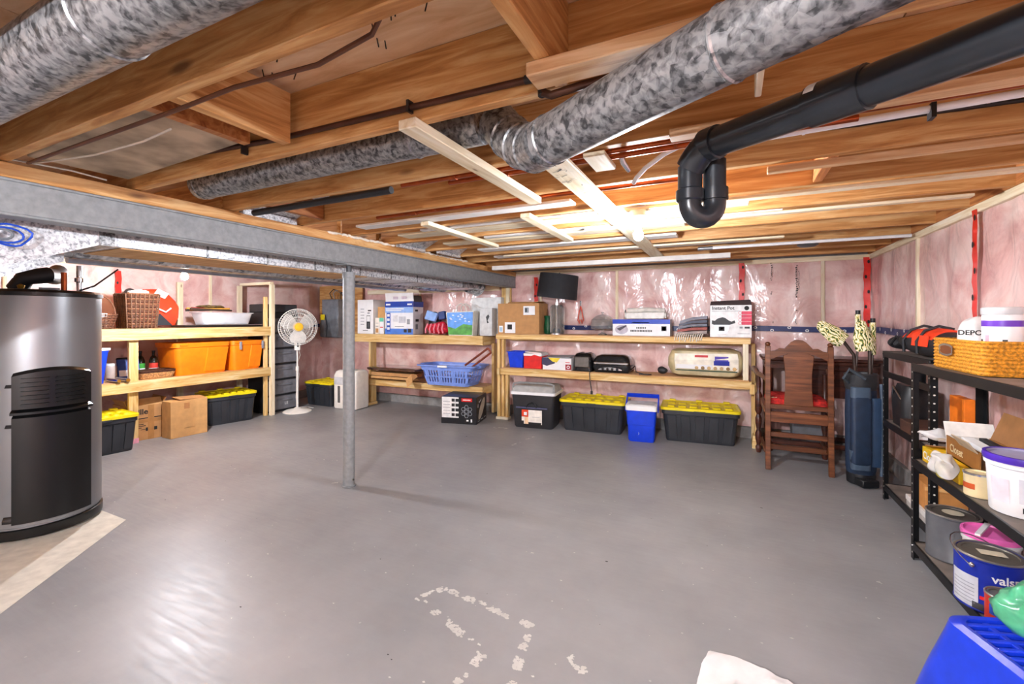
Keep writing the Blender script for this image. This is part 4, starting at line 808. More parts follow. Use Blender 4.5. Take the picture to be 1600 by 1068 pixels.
for dx, dz in ((0,0),(.05,.03),(.05,-.03),(0,-.06),(0,.06),(-.045,.03),(-.045,-.03)): MB().loop([[(.11+dx+q*math.cos(R(60*i)),-.003,.17+dz+q*math.sin(R(60*i))) for i in range(6)] for q in (.024,.028)], cap=False).build('hexagon', M('#b9c3cc', .4), t, fix=False)
MB()._add([(.252,.22+.15*math.cos(a)*.9+.05*math.sin(a),.18+.12*math.sin(a)+.06*math.cos(a)) for a in [2*math.pi*i/20 for i in range(20)]], [tuple(range(20))]).build('side_picture', M('#bdb4a2', .5), t, fix=False)
MB().loop([[(.2525,.06+q*math.cos(R(30*i)),.24+q*math.sin(R(30*i))) for i in range(12)] for q in (.014,.022)], cap=False).build('side_ring', WHITE, t, fix=False)
prints(t, 'side_marks', [(.09,.27,.1,.3,WHITE),(.11,.275,.13,.295,WHITE),(.14,.285,.16,.305,WHITE),(.17,.295,.19,.315,WHITE),(.05,.03,.12,.036,WHITE),(.17,.035,.27,.041,WHITE),(.32,.04,.4,.046,WHITE)], face='right', off=.252)
# ---------------------------------------------------------------- goods on the long shelf (top 1.194, low .726)
ZT, ZL = 1.1945, .7255
t = carton('cardboard_box', 'cardboard box with shipping labels at left end of the long shelf', .62, .33, .42, (-2.62, 5.56, ZT), 1, CARD)
prints(t, 'shipping_label', [(.08,.26,.25,.38,WHITE),(.1,.29,.16,.36,GREY),(.11,.3,.13,.35,INK),(-.2,.01,-.04,.16,WHITE),(-.16,.06,-.09,.13,INK),(-.29,.02,-.23,.11,WHITE),(-.28,.03,-.24,.09,M('#9fc0d8', .5)),(.2,.255,.25,.26,INK)])
MB().box((.24,.15,.43), (.12,.3,.006), (0,R(-10),0)).build('flap', CARD2, t); MB().box((-.02,.31,.435), (.56,.006,.05), (R(-50),0,0)).build('flap', CARD, t)
t = T('table_lamp', 'table lamp with tilted black drum shade and glass base', 'lamp', (-2.08, 5.645, ZT))
MB().lathe([(.1,0),(.1,.015),(.06,.02),(.06,.03)], 24).build('foot', STEEL, t)
MB().rr([(.02,.15,.15,.02),(.03,.16,.16,.02),(.36,.16,.16,.02),(.39,.12,.12,.02)]).build('glass_body', M('#cfd6d2', .05, trans=.9), t)
MB().cyl((0,0,.02), (0,0,.47), .02, n=12).build('stem', STEEL, t); MB().cyl((0,0,.39), (0,0,.42), .035, n=16).build('neck', STEEL, t)
sh = MB(); sh.loop([[(r*math.cos(2*math.pi*k/36), r*math.sin(2*math.pi*k/36), z) for k in range(36)] for r, z in ((.27,0),(.255,.32),(.252,.32),(.267,0))], cap=False)
s_ = sh.build('drum_shade', M('#26272a', .8, bump=.1), t, (-.01,0,.48), (0,R(7),0), fix=True)
MB().tube([(0,0,.3),(0,0,.345)], .007, 8).build('finial', BLACK, s_); MB().bx(-.26,.26,-.003,.003,.3,.306).build('spider', STEEL, s_)
t = T('glass_vase', 'green glass vase between the cardboard box and the lamp', 'vase', (-2.24, 5.72, ZT))
MB().lathe([(.04,0),(.055,.01),(.06,.1),(.05,.2),(.058,.25),(.052,.25),(.045,.2),(.053,.1),(.0,.015)], 18, cap=False).build('vessel', M('#1c8a5c', .08, trans=.7), t)
t = T('hanging_tongs', 'red-handled shears hanging on the film behind the lamp', 'tool', (-1.83, 5.88, ZT+.14))
for s0 in (-1, 1):
    MB().tube([(.0,0,.24),(s0*.02,0,.16),(s0*.03,0,.1),(s0*.04,0,.05),(s0*.02,0,.0),(s0*.008,0,.06)], .008, 8).build('handle', M('#c8462c', .5), t)
MB().box((0,0,.27), (.02,.006,.08)).build('blade', STEEL, t)
t = T('cake_dome', 'glass cake dome on a stand beside the lamp', 'cake stand', (-1.49, 5.73, ZT))
GL = M('#e8ecec', .04, trans=.92, var=.0)
MB().lathe([(.06,0),(.055,.01),(.015,.03),(.015,.06),(.14,.075),(.16,.08),(.16,.088),(.0,.088)], 30).build('stand', GL, t)
MB().lathe([(.15,.089),(.155,.13),(.14,.2),(.08,.25),(.015,.265),(.015,.263),(.07,.245),(.135,.196),(.15,.13),(.146,.089)], 30, cap=False).build('dome', GL, t)
MB().lathe([(.01,.262),(.01,.275),(.02,.285),(.02,.295),(.0,.3)], 12).build('knob', GL, t)
t = carton('slicer_box', 'long white and blue carton with slicer picture on the long shelf', .68, .24, .2, (-.98, 5.565, ZT), 0, WHITE)
prints(t, 'print', [(-.34,.145,.34,.2,M('#1440b4', .4)),(-.1,.155,.1,.166,WHITE)]); prints(t, 'icon', [(.24,.06,.3,.12,GREY),(.245,.065,.295,.115,WHITE),(.255,.085,.285,.095,GREY)])
MB()._add([(-.23+.08*math.cos(a),-.002,.075+.055*math.sin(a)) for a in [2*math.pi*i/18 for i in range(18)]], [tuple(range(18))]).build('plate_picture', M('#b9b3bd', .5), t, fix=False)
MB()._add([(-.29,-.003,.085),(-.25,-.003,.06),(-.16,-.003,.12),(-.18,-.003,.13)], [(0,1,2,3)]).build('blade_picture', M('#4a4650', .5), t, fix=False)
prints(t, 'lettering', [(-.05+k*.02,.088,-.038+k*.02,.106,INK) for k in range(6)]+[(-.12+k*.0185,.05,-.108+k*.0185,.072,INK) for k in range(14)])
t = T('rolled_cloth', 'rolled grey and white cloth lying on the slicer carton', 'cloth', (-.93, 5.67, ZT+.214))
CL = M('#d8d5cc', .9, var=.08); CG = M('#8e8b86', .9)
for k, (dz, r_, m_) in enumerate(((.035,.035,CL),(.095,.028,CL),(.07,.03,CG))): MB().tube([(-.25+.02*k,.0+.03*(k-1),dz),(0,.01+.03*(k-1),dz+.008),(.24-.02*k,.03*(k-1),dz)], r_, 14).jitter(.006, 9, k).build('fold', m_, t)
MB().tube([(-.24,-.04,.075+.035*0)]+[(-.255,.0+.03*math.cos(a)*(1-a/20), .075+.03*math.sin(a)*(1-a/20)) for a in [i*.6 for i in range(18)]], .006, 6).build('spiral_end', CG, t)
MB().box((.0,-.07,.03), (.44,.012,.07), (R(-18),0,0)).jitter(.01, 7).build('hanging_edge', M('#eceae4', .9), t)
t = T('fringed_rug', 'folded grey and pink rug with a fringe hanging over the shelf edge', 'rug', (-.40, 5.65, ZT+.004))
for k, c in enumerate(('#a89a94', '#a4625c', '#7d7f88', '#686c78', '#8c8e98')):
    rings = [[(-.17+.01*k, y_, .012+.035*k+.02*math.sin((y_+.1)*8)+.03*max(0,k-1)*(x_ > 0)*.3), (.0, y_-.03, .03+.04*k), (.16, y_, .035+.042*k), (.16, y_+.004, .065+.042*k), (0, y_-.02, .06+.04*k), (-.17+.01*k, y_+.004, .04+.035*k)] for y_ in (-.1, .0, .1, .2) for x_ in (0,)]
    MB().loop(rings).jitter(.006, 9, k).build('fold', M(c, .95, bump=.3), t)
for k in range(13):
    x = -.2+k*.024; MB().tube([(x+.03,-.1,.03),(x+.02,-.115,.01),(x+.012+.006*math.sin(k),-.125,-.05+.012*math.sin(k*2.3))], .006, 5).build('fringe', M('#e6dfcf', .9), t)
t = carton('cooker_box', 'white carton with pressure cooker picture and red side panel', .42, .3, .36, (.0, 5.57, ZT), 0, M('#e9e9e7', .4))
MB().loop([[(-.21,.0,.36),(.21,.0,.36),(.21,.3,.36),(-.21,.3,.36)],[(-.2,.02,.405),(.2,.02,.42),(.2,.28,.42),(-.2,.28,.405)]]).build('dark_top', M('#3a2a2a', .6), t, smooth=False)
PK = M('#d81f4a', .4)
prints(t, 'print', [(.11,.255-.038*k,.21,.29-.038*k,PK) for k in range(4)]+[(.09,.1,.12,.12,GREY),(.14,.1,.19,.12,BLK2),(.07,.04,.19,.045,GREY),(-.19,.29,.1,.294,GREY)])
text(t, 'lettering', 'Instant Pot', .052, INK, (-.19,-.004,.31), bold=.001)
def disc(parent, nm, x, z, r, m, e=-.004, rx=1): return MB()._add([(x+r*rx*math.cos(a),e,z+r*math.sin(a)) for a in [2*math.pi*i/18 for i in range(18)]], [tuple(range(18))]).build(nm, m, parent, fix=False)
disc(t, 'emblem', .16, .325, .024, INK); 
for k in range(4): disc(t, 'bullet', .095, .272-.038*k, .014, WHITE, -.006); disc(t, 'bullet_ring', .095, .272-.038*k, .017, PK, -.005)
poly(t, 'pot_picture', [(-.16,.06),(-.13,.03),(-.05,.03),(-.02,.06),(-.01,.14),(-.17,.14)], M('#a8a9ac', .3, .3), -.004); poly(t, 'pot_lid_picture', [(-.19,.15),(-.17,.14),(-.01,.14),(.05,.16),(.04,.19),(.01,.175),(-.02,.19),(-.05,.215),(-.08,.225),(-.13,.21),(-.16,.185),(-.19,.19)], BLK2, -.0045); prints(t, 'pot_panel', [(-.12,.07,-.06,.12,INK),(-.1,.085,-.075,.11,M('#6a2230', .4))], y=-.005)
# lower shelf
t = T('blue_bin', 'small blue plastic bin on the lower long shelf', 'bin', (-2.69, 5.74, ZL)); MB().rr([(0,.2,.2,.02),(.21,.25,.25,.02),(.21,.27,.27,.02),(.22,.27,.27,.02),(.22,.25,.25,.02),(.02,.19,.19,.02)]).build('tub', BLUE, t)
MB().rr([(.02,.18,.18,.02),(.19,.22,.22,.02)]).build('dark_contents', M('#4a4a42', .8, var=.3), t)
t = carton('red_box', 'red shoebox with white lid next to the small blue bin', .26, .24, .17, (-2.42, 5.6, ZL), 0, RED); MB().bx(-.135,.135,-.006,.25,.17,.205).build('lid', WHITE, t, bevel=.003); MB().box((.0,.12,.215), (.24,.2,.012), (0,R(3),0)).build('paper_stack', M('#e6dcd8', .7), t)
MB()._add([(-.02,-.008,.17),(.1,-.008,.17),(.03,-.008,.19)], [(0,1,2)]).build('red_notch', RED, t, fix=False)
t = carton('printed_box', 'white printed carton with dark blue and yellow design beside the toaster', .4, .26, .16, (-2.06, 5.57, ZL), 0, WHITE)
poly(t, 'dark_design', [(-.21,.16),(-.21,.07),(-.14,.05),(-.02,.09),(-.06,.16)], M('#3c3c58', .5)); poly(t, 'yellow_design', [(-.12,.16),(-.06,.11),(.0,.1),(.05,.16)], M('#e8cf3a', .5), -.003); prints(t, 'red_square', [(.12,.01,.2,.08,M('#a02430', .5)),(.12,.1,.18,.11,RED)]); disc(t, 'ring_logo', .16, .045, .022, WHITE, -.004); disc(t, 'ring_centre', .16, .045, .012, M('#a02430', .5), -.005)
MB().box((.0,.14,.172), (.36,.24,.008), (R(3),R(-2),0)).build('grey_flap', GREY, t)
t = T('toaster', 'black toaster with brushed steel side on the lower shelf', 'toaster', (-1.72, 5.57, ZL))
MB().rr([(.005,.25,.28,.03),(.04,.25,.28,.04),(.19,.24,.27,.05),(.225,.19,.22,.05),(.23,.15,.18,.05)], (0,.15,0)).build('shell', M('#17181a', .2, coat=.4), t)
MB().bx(-.1,.1,-.0,.02,.05,.19).build('steel_face', M('#8c8a86', .3, .9), t, bevel=.01)
for x in (-.05, .05): MB().bx(x-.015, x+.015, .06, .24, .228, .234).build('slot', BLACK, t)
MB().bx(.1,.125,-.03,.0,.13,.15).build('lever', BLACK, t)
MB().tube([(.12,.0,.05),(.14,-.05,.03),(.14,-.13,-.0),(.15,-.135,-.1),(.17,-.135,-.22)], .006, 6).build('cord', BLACK, t); MB().box((.17,-.135,-.24), (.025,.02,.04)).build('plug', BLACK, t)
t = T('contact_grill', 'black and silver contact grill with rounded lid', 'grill', (-1.35, 5.57, ZL))
MB().rr([(.0,.42,.26,.03),(.05,.48,.3,.05),(.09,.48,.3,.05)], (0,.17,0)).build('base', M('#2c2c2d', .3, .4), t)
MB().rr([(.095,.48,.32,.06),(.15,.46,.3,.06),(.2,.4,.26,.07),(.22,.3,.18,.07)], (0,.17,0)).build('lid', M('#1c1d1f', .2, coat=.5), t)
MB().bx(-.22,.22,.002,.02,.1,.135).build('steel_band', STEEL, t, bevel=.01)
MB()._add([(.15*math.cos(a)*1.0,.014,.035+.035*math.sin(a)) for a in [math.pi*i/12 for i in range(13)]], [tuple(range(13))]).build('control_plate', STEEL, t, (0,-.03,.0), fix=False)
for k in range(4): MB().cyl((-.09+k*.06,-.03,.05), (-.09+k*.06,-.0,.05), .016, n=12).build('dial', BLACK, t)
MB().tube([(.22,.1,.03),(.3,.02,.1),(.32,-.02,.03),(.42,-.05,.012),(.5,-.03,.01),(.48,-.06,.012),(.36,-.06,.01)], .006, 6).build('cord', BLACK, t)
t = T('black_pouch', 'small black pouch left of the bedding package', 'pouch', (-.74, 5.66, ZL)); puff(.06, .05, .045, 5, .012, 14, (0,0,.056)).build('body', BLK2, t)
t = T('bedding_package', 'pillow in a clear zipped package with printed insert', 'package', (-.29, 5.6, ZL))
MB().rr([(.012,.62,.2,.1),(.03,.72,.28,.1),(.12,.8,.3,.08),(.22,.8,.3,.08),(.3,.74,.26,.1),(.325,.6,.16,.08)], (0.02,.11,0), k=6).jitter(.012, 9, 4).build('pillow', M('#b7a880', .35, var=.12, scale=10, coat=.5), t)
MB().loop([[(-.29,-.035,.07),(.37,-.035,.08),(.37,-.03,.08),(-.29,-.03,.07)],[(-.3,-.055,.2),(.37,-.055,.22),(.37,-.05,.22),(-.3,-.05,.2)],[(-.3,-.03,.27),(.36,-.03,.285),(.36,-.02,.285),(-.3,-.02,.27)]]).build('insert_card', M('#efe9d8', .4), t, smooth=False)
def onins(x0, z0, x1, z1, m, nm): 
    f_ = lambda z: -.037-.02*(z-.07)/.13 if z < .2 else -.057+.025*(z-.2)/.08
    return MB().quad((x0,f_(z0)-.002,z0),(x1,f_(z0)-.002,z0),(x1,f_(z1)-.002,z1),(x0,f_(z1)-.002,z1)).build(nm, m, t, fix=False)
onins(-.29,.075,.36,.088,M('#2f4a3a', .5),'green_strip'); onins(-.08,.235,.06,.26,M('#c02a30', .5),'red_logo'); onins(.12,.15,.28,.2,M('#22309c', .5),'blue_picture'); onins(.13,.2,.27,.25,M('#4a3aa8', .5),'violet_picture'); onins(-.28,.1,.1,.15,WHITE,'white_picture')
for k in range(7): 
    x = -.06+k*.065; MB()._add([(x+.02*math.cos(a),-.049,.115+.02*math.sin(a)) for a in [2*math.pi*i/12 for i in range(12)]], [tuple(range(12))]).build('round_icon', M(['#c0a070','#8a6a3a','#caa870','#b09060'][k % 4], .5), t, fix=False)
# floor: coolers
t = T('cooler', 'dark grey cooler with pale grey lid at left end of the long shelf', 'cooler', (-2.27, 5.24, 0), 6)
CB = M('#2c2c2f', .45, var=.06)
MB().rr([(0,.5,.36,.05),(.02,.52,.38,.05),(.36,.56,.42,.04),(.43,.57,.43,.04)], (0,.22,0)).build('tub', CB, t)
MB().rr([(.43,.6,.46,.04),(.465,.6,.46,.04)], (0,.22,0)).build('white_rim', WHITE, t)
MB().rr([(.465,.58,.44,.05),(.53,.53,.39,.05),(.54,.5,.36,.05)], (0,.22,0)).build('lid', M('#a9aaa8', .45), t)
MB().tube([(-.28,.05,.47),(-.27,.05,.56),(-.2,.06,.575),(.2,.06,.575),(.27,.05,.56),(.28,.05,.47)], .014, 8).build('bail_handle', M('#8c8c8a', .45), t)
MB().tube(arc((-.01,-.003,.27), .065, 0, 180, 10), .008, 6).build('front_handle', BLACK, t); MB().bx(-.22,.2,-.003,.01,.255,.275).build('blue_grey_trim', M('#4a4c66', .4), t)
prints(t, 'sticker', [(-.14,.06,.13,.24,M('#e9e4da', .5)),(-.14,.15,-.05,.24,M('#d8401c', .5)),(-.11,.17,-.07,.21,WHITE),(-.14,.06,-.11,.1,INK),(-.1,.06,-.05,.15,M('#e8c9a0', .5)),(-.05,.06,.12,.085,INK),(.0,.15,.1,.155,GREY)], y=-.004)
t = T('cooler', 'bright blue cooler with white lid and swung-back handle', 'cooler', (-.91, 5.19, 0), 6)
MB().rr([(0,.27,.24,.03),(.02,.29,.26,.03),(.19,.30,.28,.03),(.195,.31,.29,.03),(.36,.33,.31,.03)], (0,.16,0)).build('tub', BLUE, t)
MB().rr([(.36,.345,.325,.03),(.41,.345,.325,.03),(.42,.32,.3,.03)], (0,.16,0)).build('lid', WHITE, t); MB().rr([(.42,.28,.26,.02),(.424,.28,.26,.02)], (0,.16,0)).build('lid_inset', M('#cfd0d0', .5), t)
for s0 in (-1, 1): MB().box((s0*.18,.24,.41), (.014,.045,.28), (R(-62),0,0)).build('handle_arm', BLUE, t)
MB().box((0,.363,.476), (.374,.045,.02), (R(-62),0,0)).build('handle_bar', BLUE, t)
MB()._add([(-.03,-.0,.12),(-.02,-.0,.1),(-.03,-.0,.08),(-.025,-.0,.1)], [(0,1,2,3)]).build('scuff', WHITE, t, (0,.01,0), fix=False)
# ---------------------------------------------------------------- sideboard, armchair
t = T('sideboard_table', 'dark antique table against the back wall behind the armchair', 'table', (.80, 5.68, 0))
MB().bx(-.5,.52,-.24,.24,.965,1.0).build('top', DARKWOOD, t, bevel=.008); MB().bx(-.47,.49,-.21,.21,.88,.963).build('apron', DARKWOOD, t, bevel=.004); MB().bx(-.48,.5,-.225,-.21,.925,.94).build('moulding', DARKWOOD, t, bevel=.004)
for x in (-.43, .45):
    for y_ in (-.17, .17): MB().lathe([(.035,0),(.035,.1),(.02,.12),(.032,.2),(.02,.28),(.035,.36),(.022,.44),(.04,.55),(.04,.88)], 14, (x,y_,0)).build('leg', DARKWOOD, t)
MB().bx(-.41,.43,-.19,-.15,.08,.13).build('stretcher', DARKWOOD, t, bevel=.004); MB().bx(-.41,.43,.15,.19,.08,.13).build('stretcher', DARKWOOD, t, bevel=.004)
MB().bx(-.2,.25,-.2,-.19,.6,.88).build('carved_panel', DARKWOOD, t, bevel=.004)
t = T('grey_tub', 'grey plastic tub on the floor beneath the dark table', 'tub', (.76, 5.7, 0)); MB().rr([(0,.3,.22,.03),(.3,.36,.24,.03),(.3,.38,.26,.03),(.32,.38,.26,.03)]).build('tub', M('#7c8086', .5), t)
t = T('armchair', 'antique brown wooden armchair seen from behind, red floral seat', 'chair', (.56, 4.86, 0), .5)
for sx in (-1, 1):
    MB().loop([[(sx*.245+dx,-.02+dy-.02*f_,z) for dx, dy in ((-.022,-.022),(.022,-.022),(.022,.022),(-.022,.022))] for z, f_ in ((0,1.6),(.3,.3),(.58,0),(.9,-.4),(1.15,-.9))]).build('rear_leg', OAK, t, bevel=.004)
    MB().ball((sx*.245,-.0,1.165), .024, .024, .02).build('finial', OAK, t)
    MB().lathe([(.02,0),(.026,.02),(.03,.06),(.018,.08),(.03,.14),(.032,.2),(.018,.24),(.03,.3),(.032,.36),(.018,.4),(.034,.44),(.034,.6),(.018,.64),(.026,.72),(.018,.8),(.022,.845)], 14, (sx*.29,.52,0)).build('front_leg', DARKWOOD, t)
    MB().tube([(sx*.25,.0,.82),(sx*.28,.15,.845),(sx*.315,.3,.855),(sx*.32,.45,.865),(sx*.33,.56,.875),(sx*.335,.6,.855)], [.016,.02,.022,.026,.03,.022], 10).build('arm', OAK, t)
    MB().bx(sx*.262-.015,sx*.262+.015,.0,.52,.52,.58).build('side_rail', OAK, t, bevel=.003); MB().bx(sx*.262-.012,sx*.262+.012,.0,.52,.14,.17).build('side_stretcher', OAK, t, bevel=.003)
cr = [(-.225,1.02),(-.225,1.10),(-.19,1.105),(-.15,1.13),(-.11,1.125),(-.09,1.15),(-.06,1.185),(-.03,1.205),(0,1.21),(.03,1.205),(.06,1.185),(.09,1.15),(.11,1.125),(.15,1.13),(.19,1.105),(.225,1.10),(.225,1.02),(.15,1.06),(.11,1.075),(.06,1.095),(0,1.1),(-.06,1.095),(-.11,1.075),(-.15,1.06)]
half = 12
mb = MB(); n_ = len(cr)
top = cr[1:16]; bot = [cr[0]]+cr[:15:-1]
for i in range(len(top)-1):
    x0, z0 = top[i]; x1, z1 = top[i+1]
    fb = lambda x: 1.02+.08*max(0, 1-(abs(x)/.225)**1.6)*.95
    mb.loop([[(x0,-.03,fb(x0)),(x0,.0,fb(x0)),(x0,.0,z0),(x0,-.03,z0)],[(x1,-.03,fb(x1)),(x1,.0,fb(x1)),(x1,.0,z1),(x1,-.03,z1)]])
mb.build('crest_rail', OAK, t)
MB().prism([(-.115,.60),(-.105,.75),(-.105,.9),(-.12,1.06),(-.06,1.095),(0,1.1),(.06,1.095),(.12,1.06),(.105,.9),(.105,.75),(.115,.60)], -.02, -.006).build('back_splat', OAK, t, bevel=.003, smooth=False)
MB().bx(-.225,.225,-.035,.005,.565,.605).build('seat_rear_rail', OAK, t, bevel=.003); MB().bx(-.225,.225,-.03,.0,.44,.535).build('rear_apron', OAK, t, bevel=.003); MB().bx(-.225,.225,-.02,.005,.30,.345).build('rear_stretcher', OAK, t, bevel=.003)
MB().bx(-.26,.26,.5,.53,.48,.58).build('front_rail', OAK, t, bevel=.003); MB().bx(-.26,.26,.22,.25,.12,.17).build('cross_stretcher', OAK, t, bevel=.003)
SEATR = M('#b3241f', .85, var=.35, scale=25)
MB().rr([(.575,.46,.46,.05),(.60,.49,.49,.06),(.645,.47,.47,.07),(.66,.38,.38,.08)], (0,.27,0)).build('seat_cushion', SEATR, t)
rnd = random.Random(8)
for k in range(16):
    a = rnd.uniform(0, 6.28); x, y_ = rnd.uniform(-.2,.2), rnd.uniform(.04,.2); MB().ball((x,y_,.645 if y_ > .07 else .63), .022, .018, .012, 8, 4).build('flower_print', M('#e8d3b0', .8), t)
# ---------------------------------------------------------------- golf bag
def batik():
    m, nt, b = newmat('batik'); tc = nd(nt, 'ShaderNodeTexCoord'); v = nd(nt, 'ShaderNodeTexVoronoi', Scale=38.0); nt.links.new(tc.outputs['Object'], v.inputs['Vector'])
    w_ = nd(nt, 'ShaderNodeTexWave', Scale=16.0, Distortion=14.0, Detail=2.0); nt.links.new(tc.outputs['Object'], w_.inputs['Vector'])
    mx = nd(nt, 'ShaderNodeMixRGB'); mx.inputs[0].default_value = .5; nt.links.new(v.outputs['Distance'], mx.inputs[1]); nt.links.new(w_.outputs[0], mx.inputs[2])
    c = ramp(nt, mx.outputs[0], [(.2, '#233a1c'), (.34, '#5c7a2a'), (.44, '#d8c070'), (.6, '#efe3ac'), (.75, '#f4efd6')]); nt.links.new(c, b.inputs['Base Color']); b.inputs['Roughness'].default_value = .8; return m
NAVY = M('#1d2e45', .6, var=.1); SLATE = M('#48586a', .5, var=.06)
t = T('golf_bag', 'navy golf bag standing at the end of the steel shelf', 'golf bag', (1.0, 4.74, 0), 10); t.scale = (.84, .84, 1)
MB().lathe([(.1,0),(.12,.01),(.125,.08),(.12,.1)], 20, sy=.9).build('base_cup', BLACK, t)
MB().lathe([(.12,.09),(.13,.14),(.135,.6),(.13,.8),(.12,.82)], 24, sy=.9).build('body', NAVY, t)
MB().rr([(.18,.14,.06,.03),(.2,.17,.09,.03),(.72,.17,.09,.03),(.76,.14,.06,.03)], (-.045,-.11,0)).build('large_pocket', NAVY, t); MB().rr([(.17,.1,.05,.03),(.19,.11,.06,.03),(.72,.11,.06,.03),(.74,.1,.05,.03)], (.095,-.095,0)).build('side_pocket', M('#243d5a', .6), t)
MB().rr([(.74,.17,.08,.03),(.83,.16,.08,.03)], (-.045,-.105,0)).build('upper_trim', SLATE, t); MB().rr([(.14,.16,.08,.03),(.3,.18,.1,.03)], (-.045,-.1,0)).build('lower_trim', SLATE, t)
MB().lathe([(.13,.8),(.145,.86),(.145,.93),(.13,.94),(.12,.87),(.115,.82)], 24, sy=.9, cap=False).build('collar', BLK2, t)
MB().tube([(-.13,-.06,.86),(-.19,-.1,.9),(-.15,-.13,.98),(-.02,-.15,.9)], .014, 8).build('strap', M('#3c444c', .6), t); MB().tube([(.13,-.11,.1),(.14,-.13,.5),(.13,-.1,.86)], .016, 10).build('stand_leg', SLATE, t)
MB().box((.0,-.12,.04), (.16,.12,.06), (0,0,R(15))).build('foot_rest', BLACK, t, bevel=.008)
BAT = batik(); SH = M('#3a2c26', .4, .3)
for i, (x, y_, z, tl, lb) in enumerate(((-.05, .05, 1.19, -50, 'batik-print head cover drooping left above the golf bag'), (.03, -.05, 1.12, -10, 'batik-print head cover over the shelf side of the golf bag'))):
    h_ = T('club_cover', lb, 'club cover', (1.0+x, 4.74+y_, z), 10)
    MB().tube([(.02,0,-.24),(.01,0,-.1),(-.075,0,.03)] if i == 0 else [(.02,0,-.24),(.02,0,.0),(.01,0,.1)], .014, 8).build('club_shaft', SH, h_)
    b_ = MB().loop([[(r*math.cos(2*math.pi*k/18)*1.0, r*.75*math.sin(2*math.pi*k/18), zz) for k in range(18)] for r, zz in ((.07,0),(.075,.02),(.07,.1),(.05,.18),(.035,.23),(.01,.245))]).jitter(.012, 12, i).build('fabric_cover', BAT, h_, (-.07 if i == 0 else -.01,0,.02), (0,R(tl),0))
    MB().tube([(.03,.01,-.24),(.05,.02,-.01)], .01, 8).build('spare_shaft', SH, h_); MB().tube([(.05,.02,-.02),(.05,.02,.25)], .022, 10).build('narrow_cover', BAT, h_); MB().tube([(.05,.02,.25),(.05,.02,.285)], .018, 10).build('black_tip', BLACK, h_)
# ---------------------------------------------------------------- steel shelf units
BLKS = M('#121315', .4, .2); SHB = M('#6f665f', .6, var=.15, scale=9)
def steel_unit(label, loc, rz, L_, D, H, levels, rails=()):
    t = T('steel_shelf', label, 'shelf', loc, rz, 'black steel shelf units')
    for x, sx in ((0,1),(L_,-1)):
        for y_, sy in ((0,1),(D,-1)):
            u = MB(); xa, xb = sorted((x, x+sx*.036)); ya, yb = sorted((y_, y_+sy*.003)); u.bx(xa, xb, ya, yb, 0, H)
            xa, xb = sorted((x, x+sx*.003)); ya, yb = sorted((y_, y_+sy*.036)); u.bx(xa, xb, ya, yb, 0, H)
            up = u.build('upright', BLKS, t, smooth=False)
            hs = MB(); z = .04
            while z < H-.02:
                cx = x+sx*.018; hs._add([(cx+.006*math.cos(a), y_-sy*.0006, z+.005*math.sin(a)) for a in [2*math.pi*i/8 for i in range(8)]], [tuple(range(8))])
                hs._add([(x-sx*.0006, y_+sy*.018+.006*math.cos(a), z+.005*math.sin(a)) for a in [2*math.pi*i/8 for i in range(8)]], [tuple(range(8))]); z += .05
            tag(hs.build('slot_light', M('#d8d2c8', .5), up, fix=False), kind='stuff')  # pale discs painted as light showing through the upright's holes
    for z in levels:
        for y_ in (-.002, D-.01): MB().bx(.004, L_-.004, y_, y_+.012, z-.045, z+.002).build('beam', BLKS, t, bevel=.002)
        for x in (.0, L_-.012): MB().bx(x, x+.012, .004, D-.004, z-.045, z+.002).build('end_beam', BLKS, t, bevel=.002)
        MB().bx(.012, L_-.012, .01, D-.01, z-.012, z-.001).build('shelf_board', SHB, t)
        for x in (.02, L_-.02): MB().cyl((x,-.006,z-.02), (x,-.002,z-.02), .006, n=8).build('rivet', STEEL, t)
    for z in rails: MB().bx(.004, L_-.004, -.002, .01, z-.045, z).build('brace', BLKS, t, bevel=.002)
    return t
steel_unit('near black steel shelf unit full of paint cans', (.955, 3.40, 0), -88.2, 1.24, .32, 1.14, (.10, .585, 1.14))
steel_unit('far black steel shelf unit beside the golf bag', (1.07, 4.42, 0), -89, .88, .25, 1.15, (.12, .62, 1.15), (1.0,))
def S1(x, y, z):   # near-unit coordinates: x toward the viewer, y to the wall
    a = R(-88.2); return (.955+x*math.cos(a)-y*math.sin(a), 3.40+x*math.sin(a)+y*math.cos(a), z)
def S2(x, y, z):
    a = R(-89); return (1.07+x*math.cos(a)-y*math.sin(a), 4.42+x*math.sin(a)+y*math.cos(a), z)
# far unit goods
t = T('duffel_bag', 'orange and black duffel bag on top of the far steel shelf', 'bag', S2(.55,.125,1.154), -88)
ORD = M('#e8401a', .6, var=.1); DK = M('#222326', .6, var=.15)
def sag(mb): return mb
MB().loop([[(x, .105*math.cos(a)*s_+.0, max(.0, .085+.085*math.sin(a)*s_*hh)) for a in [2*math.pi*k/18 for k in range(18)]] for x, s_, hh in ((-.36,.5,.7),(-.34,.8,.8),(-.2,1,1),(0,1,1.15),(.2,1,1.05),(.33,.85,.9),(.35,.5,.7))]).jitter(.008, 9, 2).build('body', DK, t)
MB().loop([[(x, .109*math.cos(a)*s_, .087+.088*math.sin(a)*s_*hh) for a in [R(20+140*k/10) for k in range(11)]]+[(x, .1*math.cos(a)*s_, .08+.08*math.sin(a)*s_*hh) for a in [R(160-140*k/10) for k in range(11)]] for x, s_, hh in ((-.19,1,1.02),(0,1,1.17),(.12,1,1.1),(.24,.97,1.04))]).jitter(.008, 9, 2).build('orange_panel', ORD, t)
MB().loop([[(x,-.112,.07),(x,-.108,.07),(x,-.1,.14),(x,-.106,.14)] for x in (-.02,.1,.22)]).build('orange_side_panel', ORD, t, smooth=False)
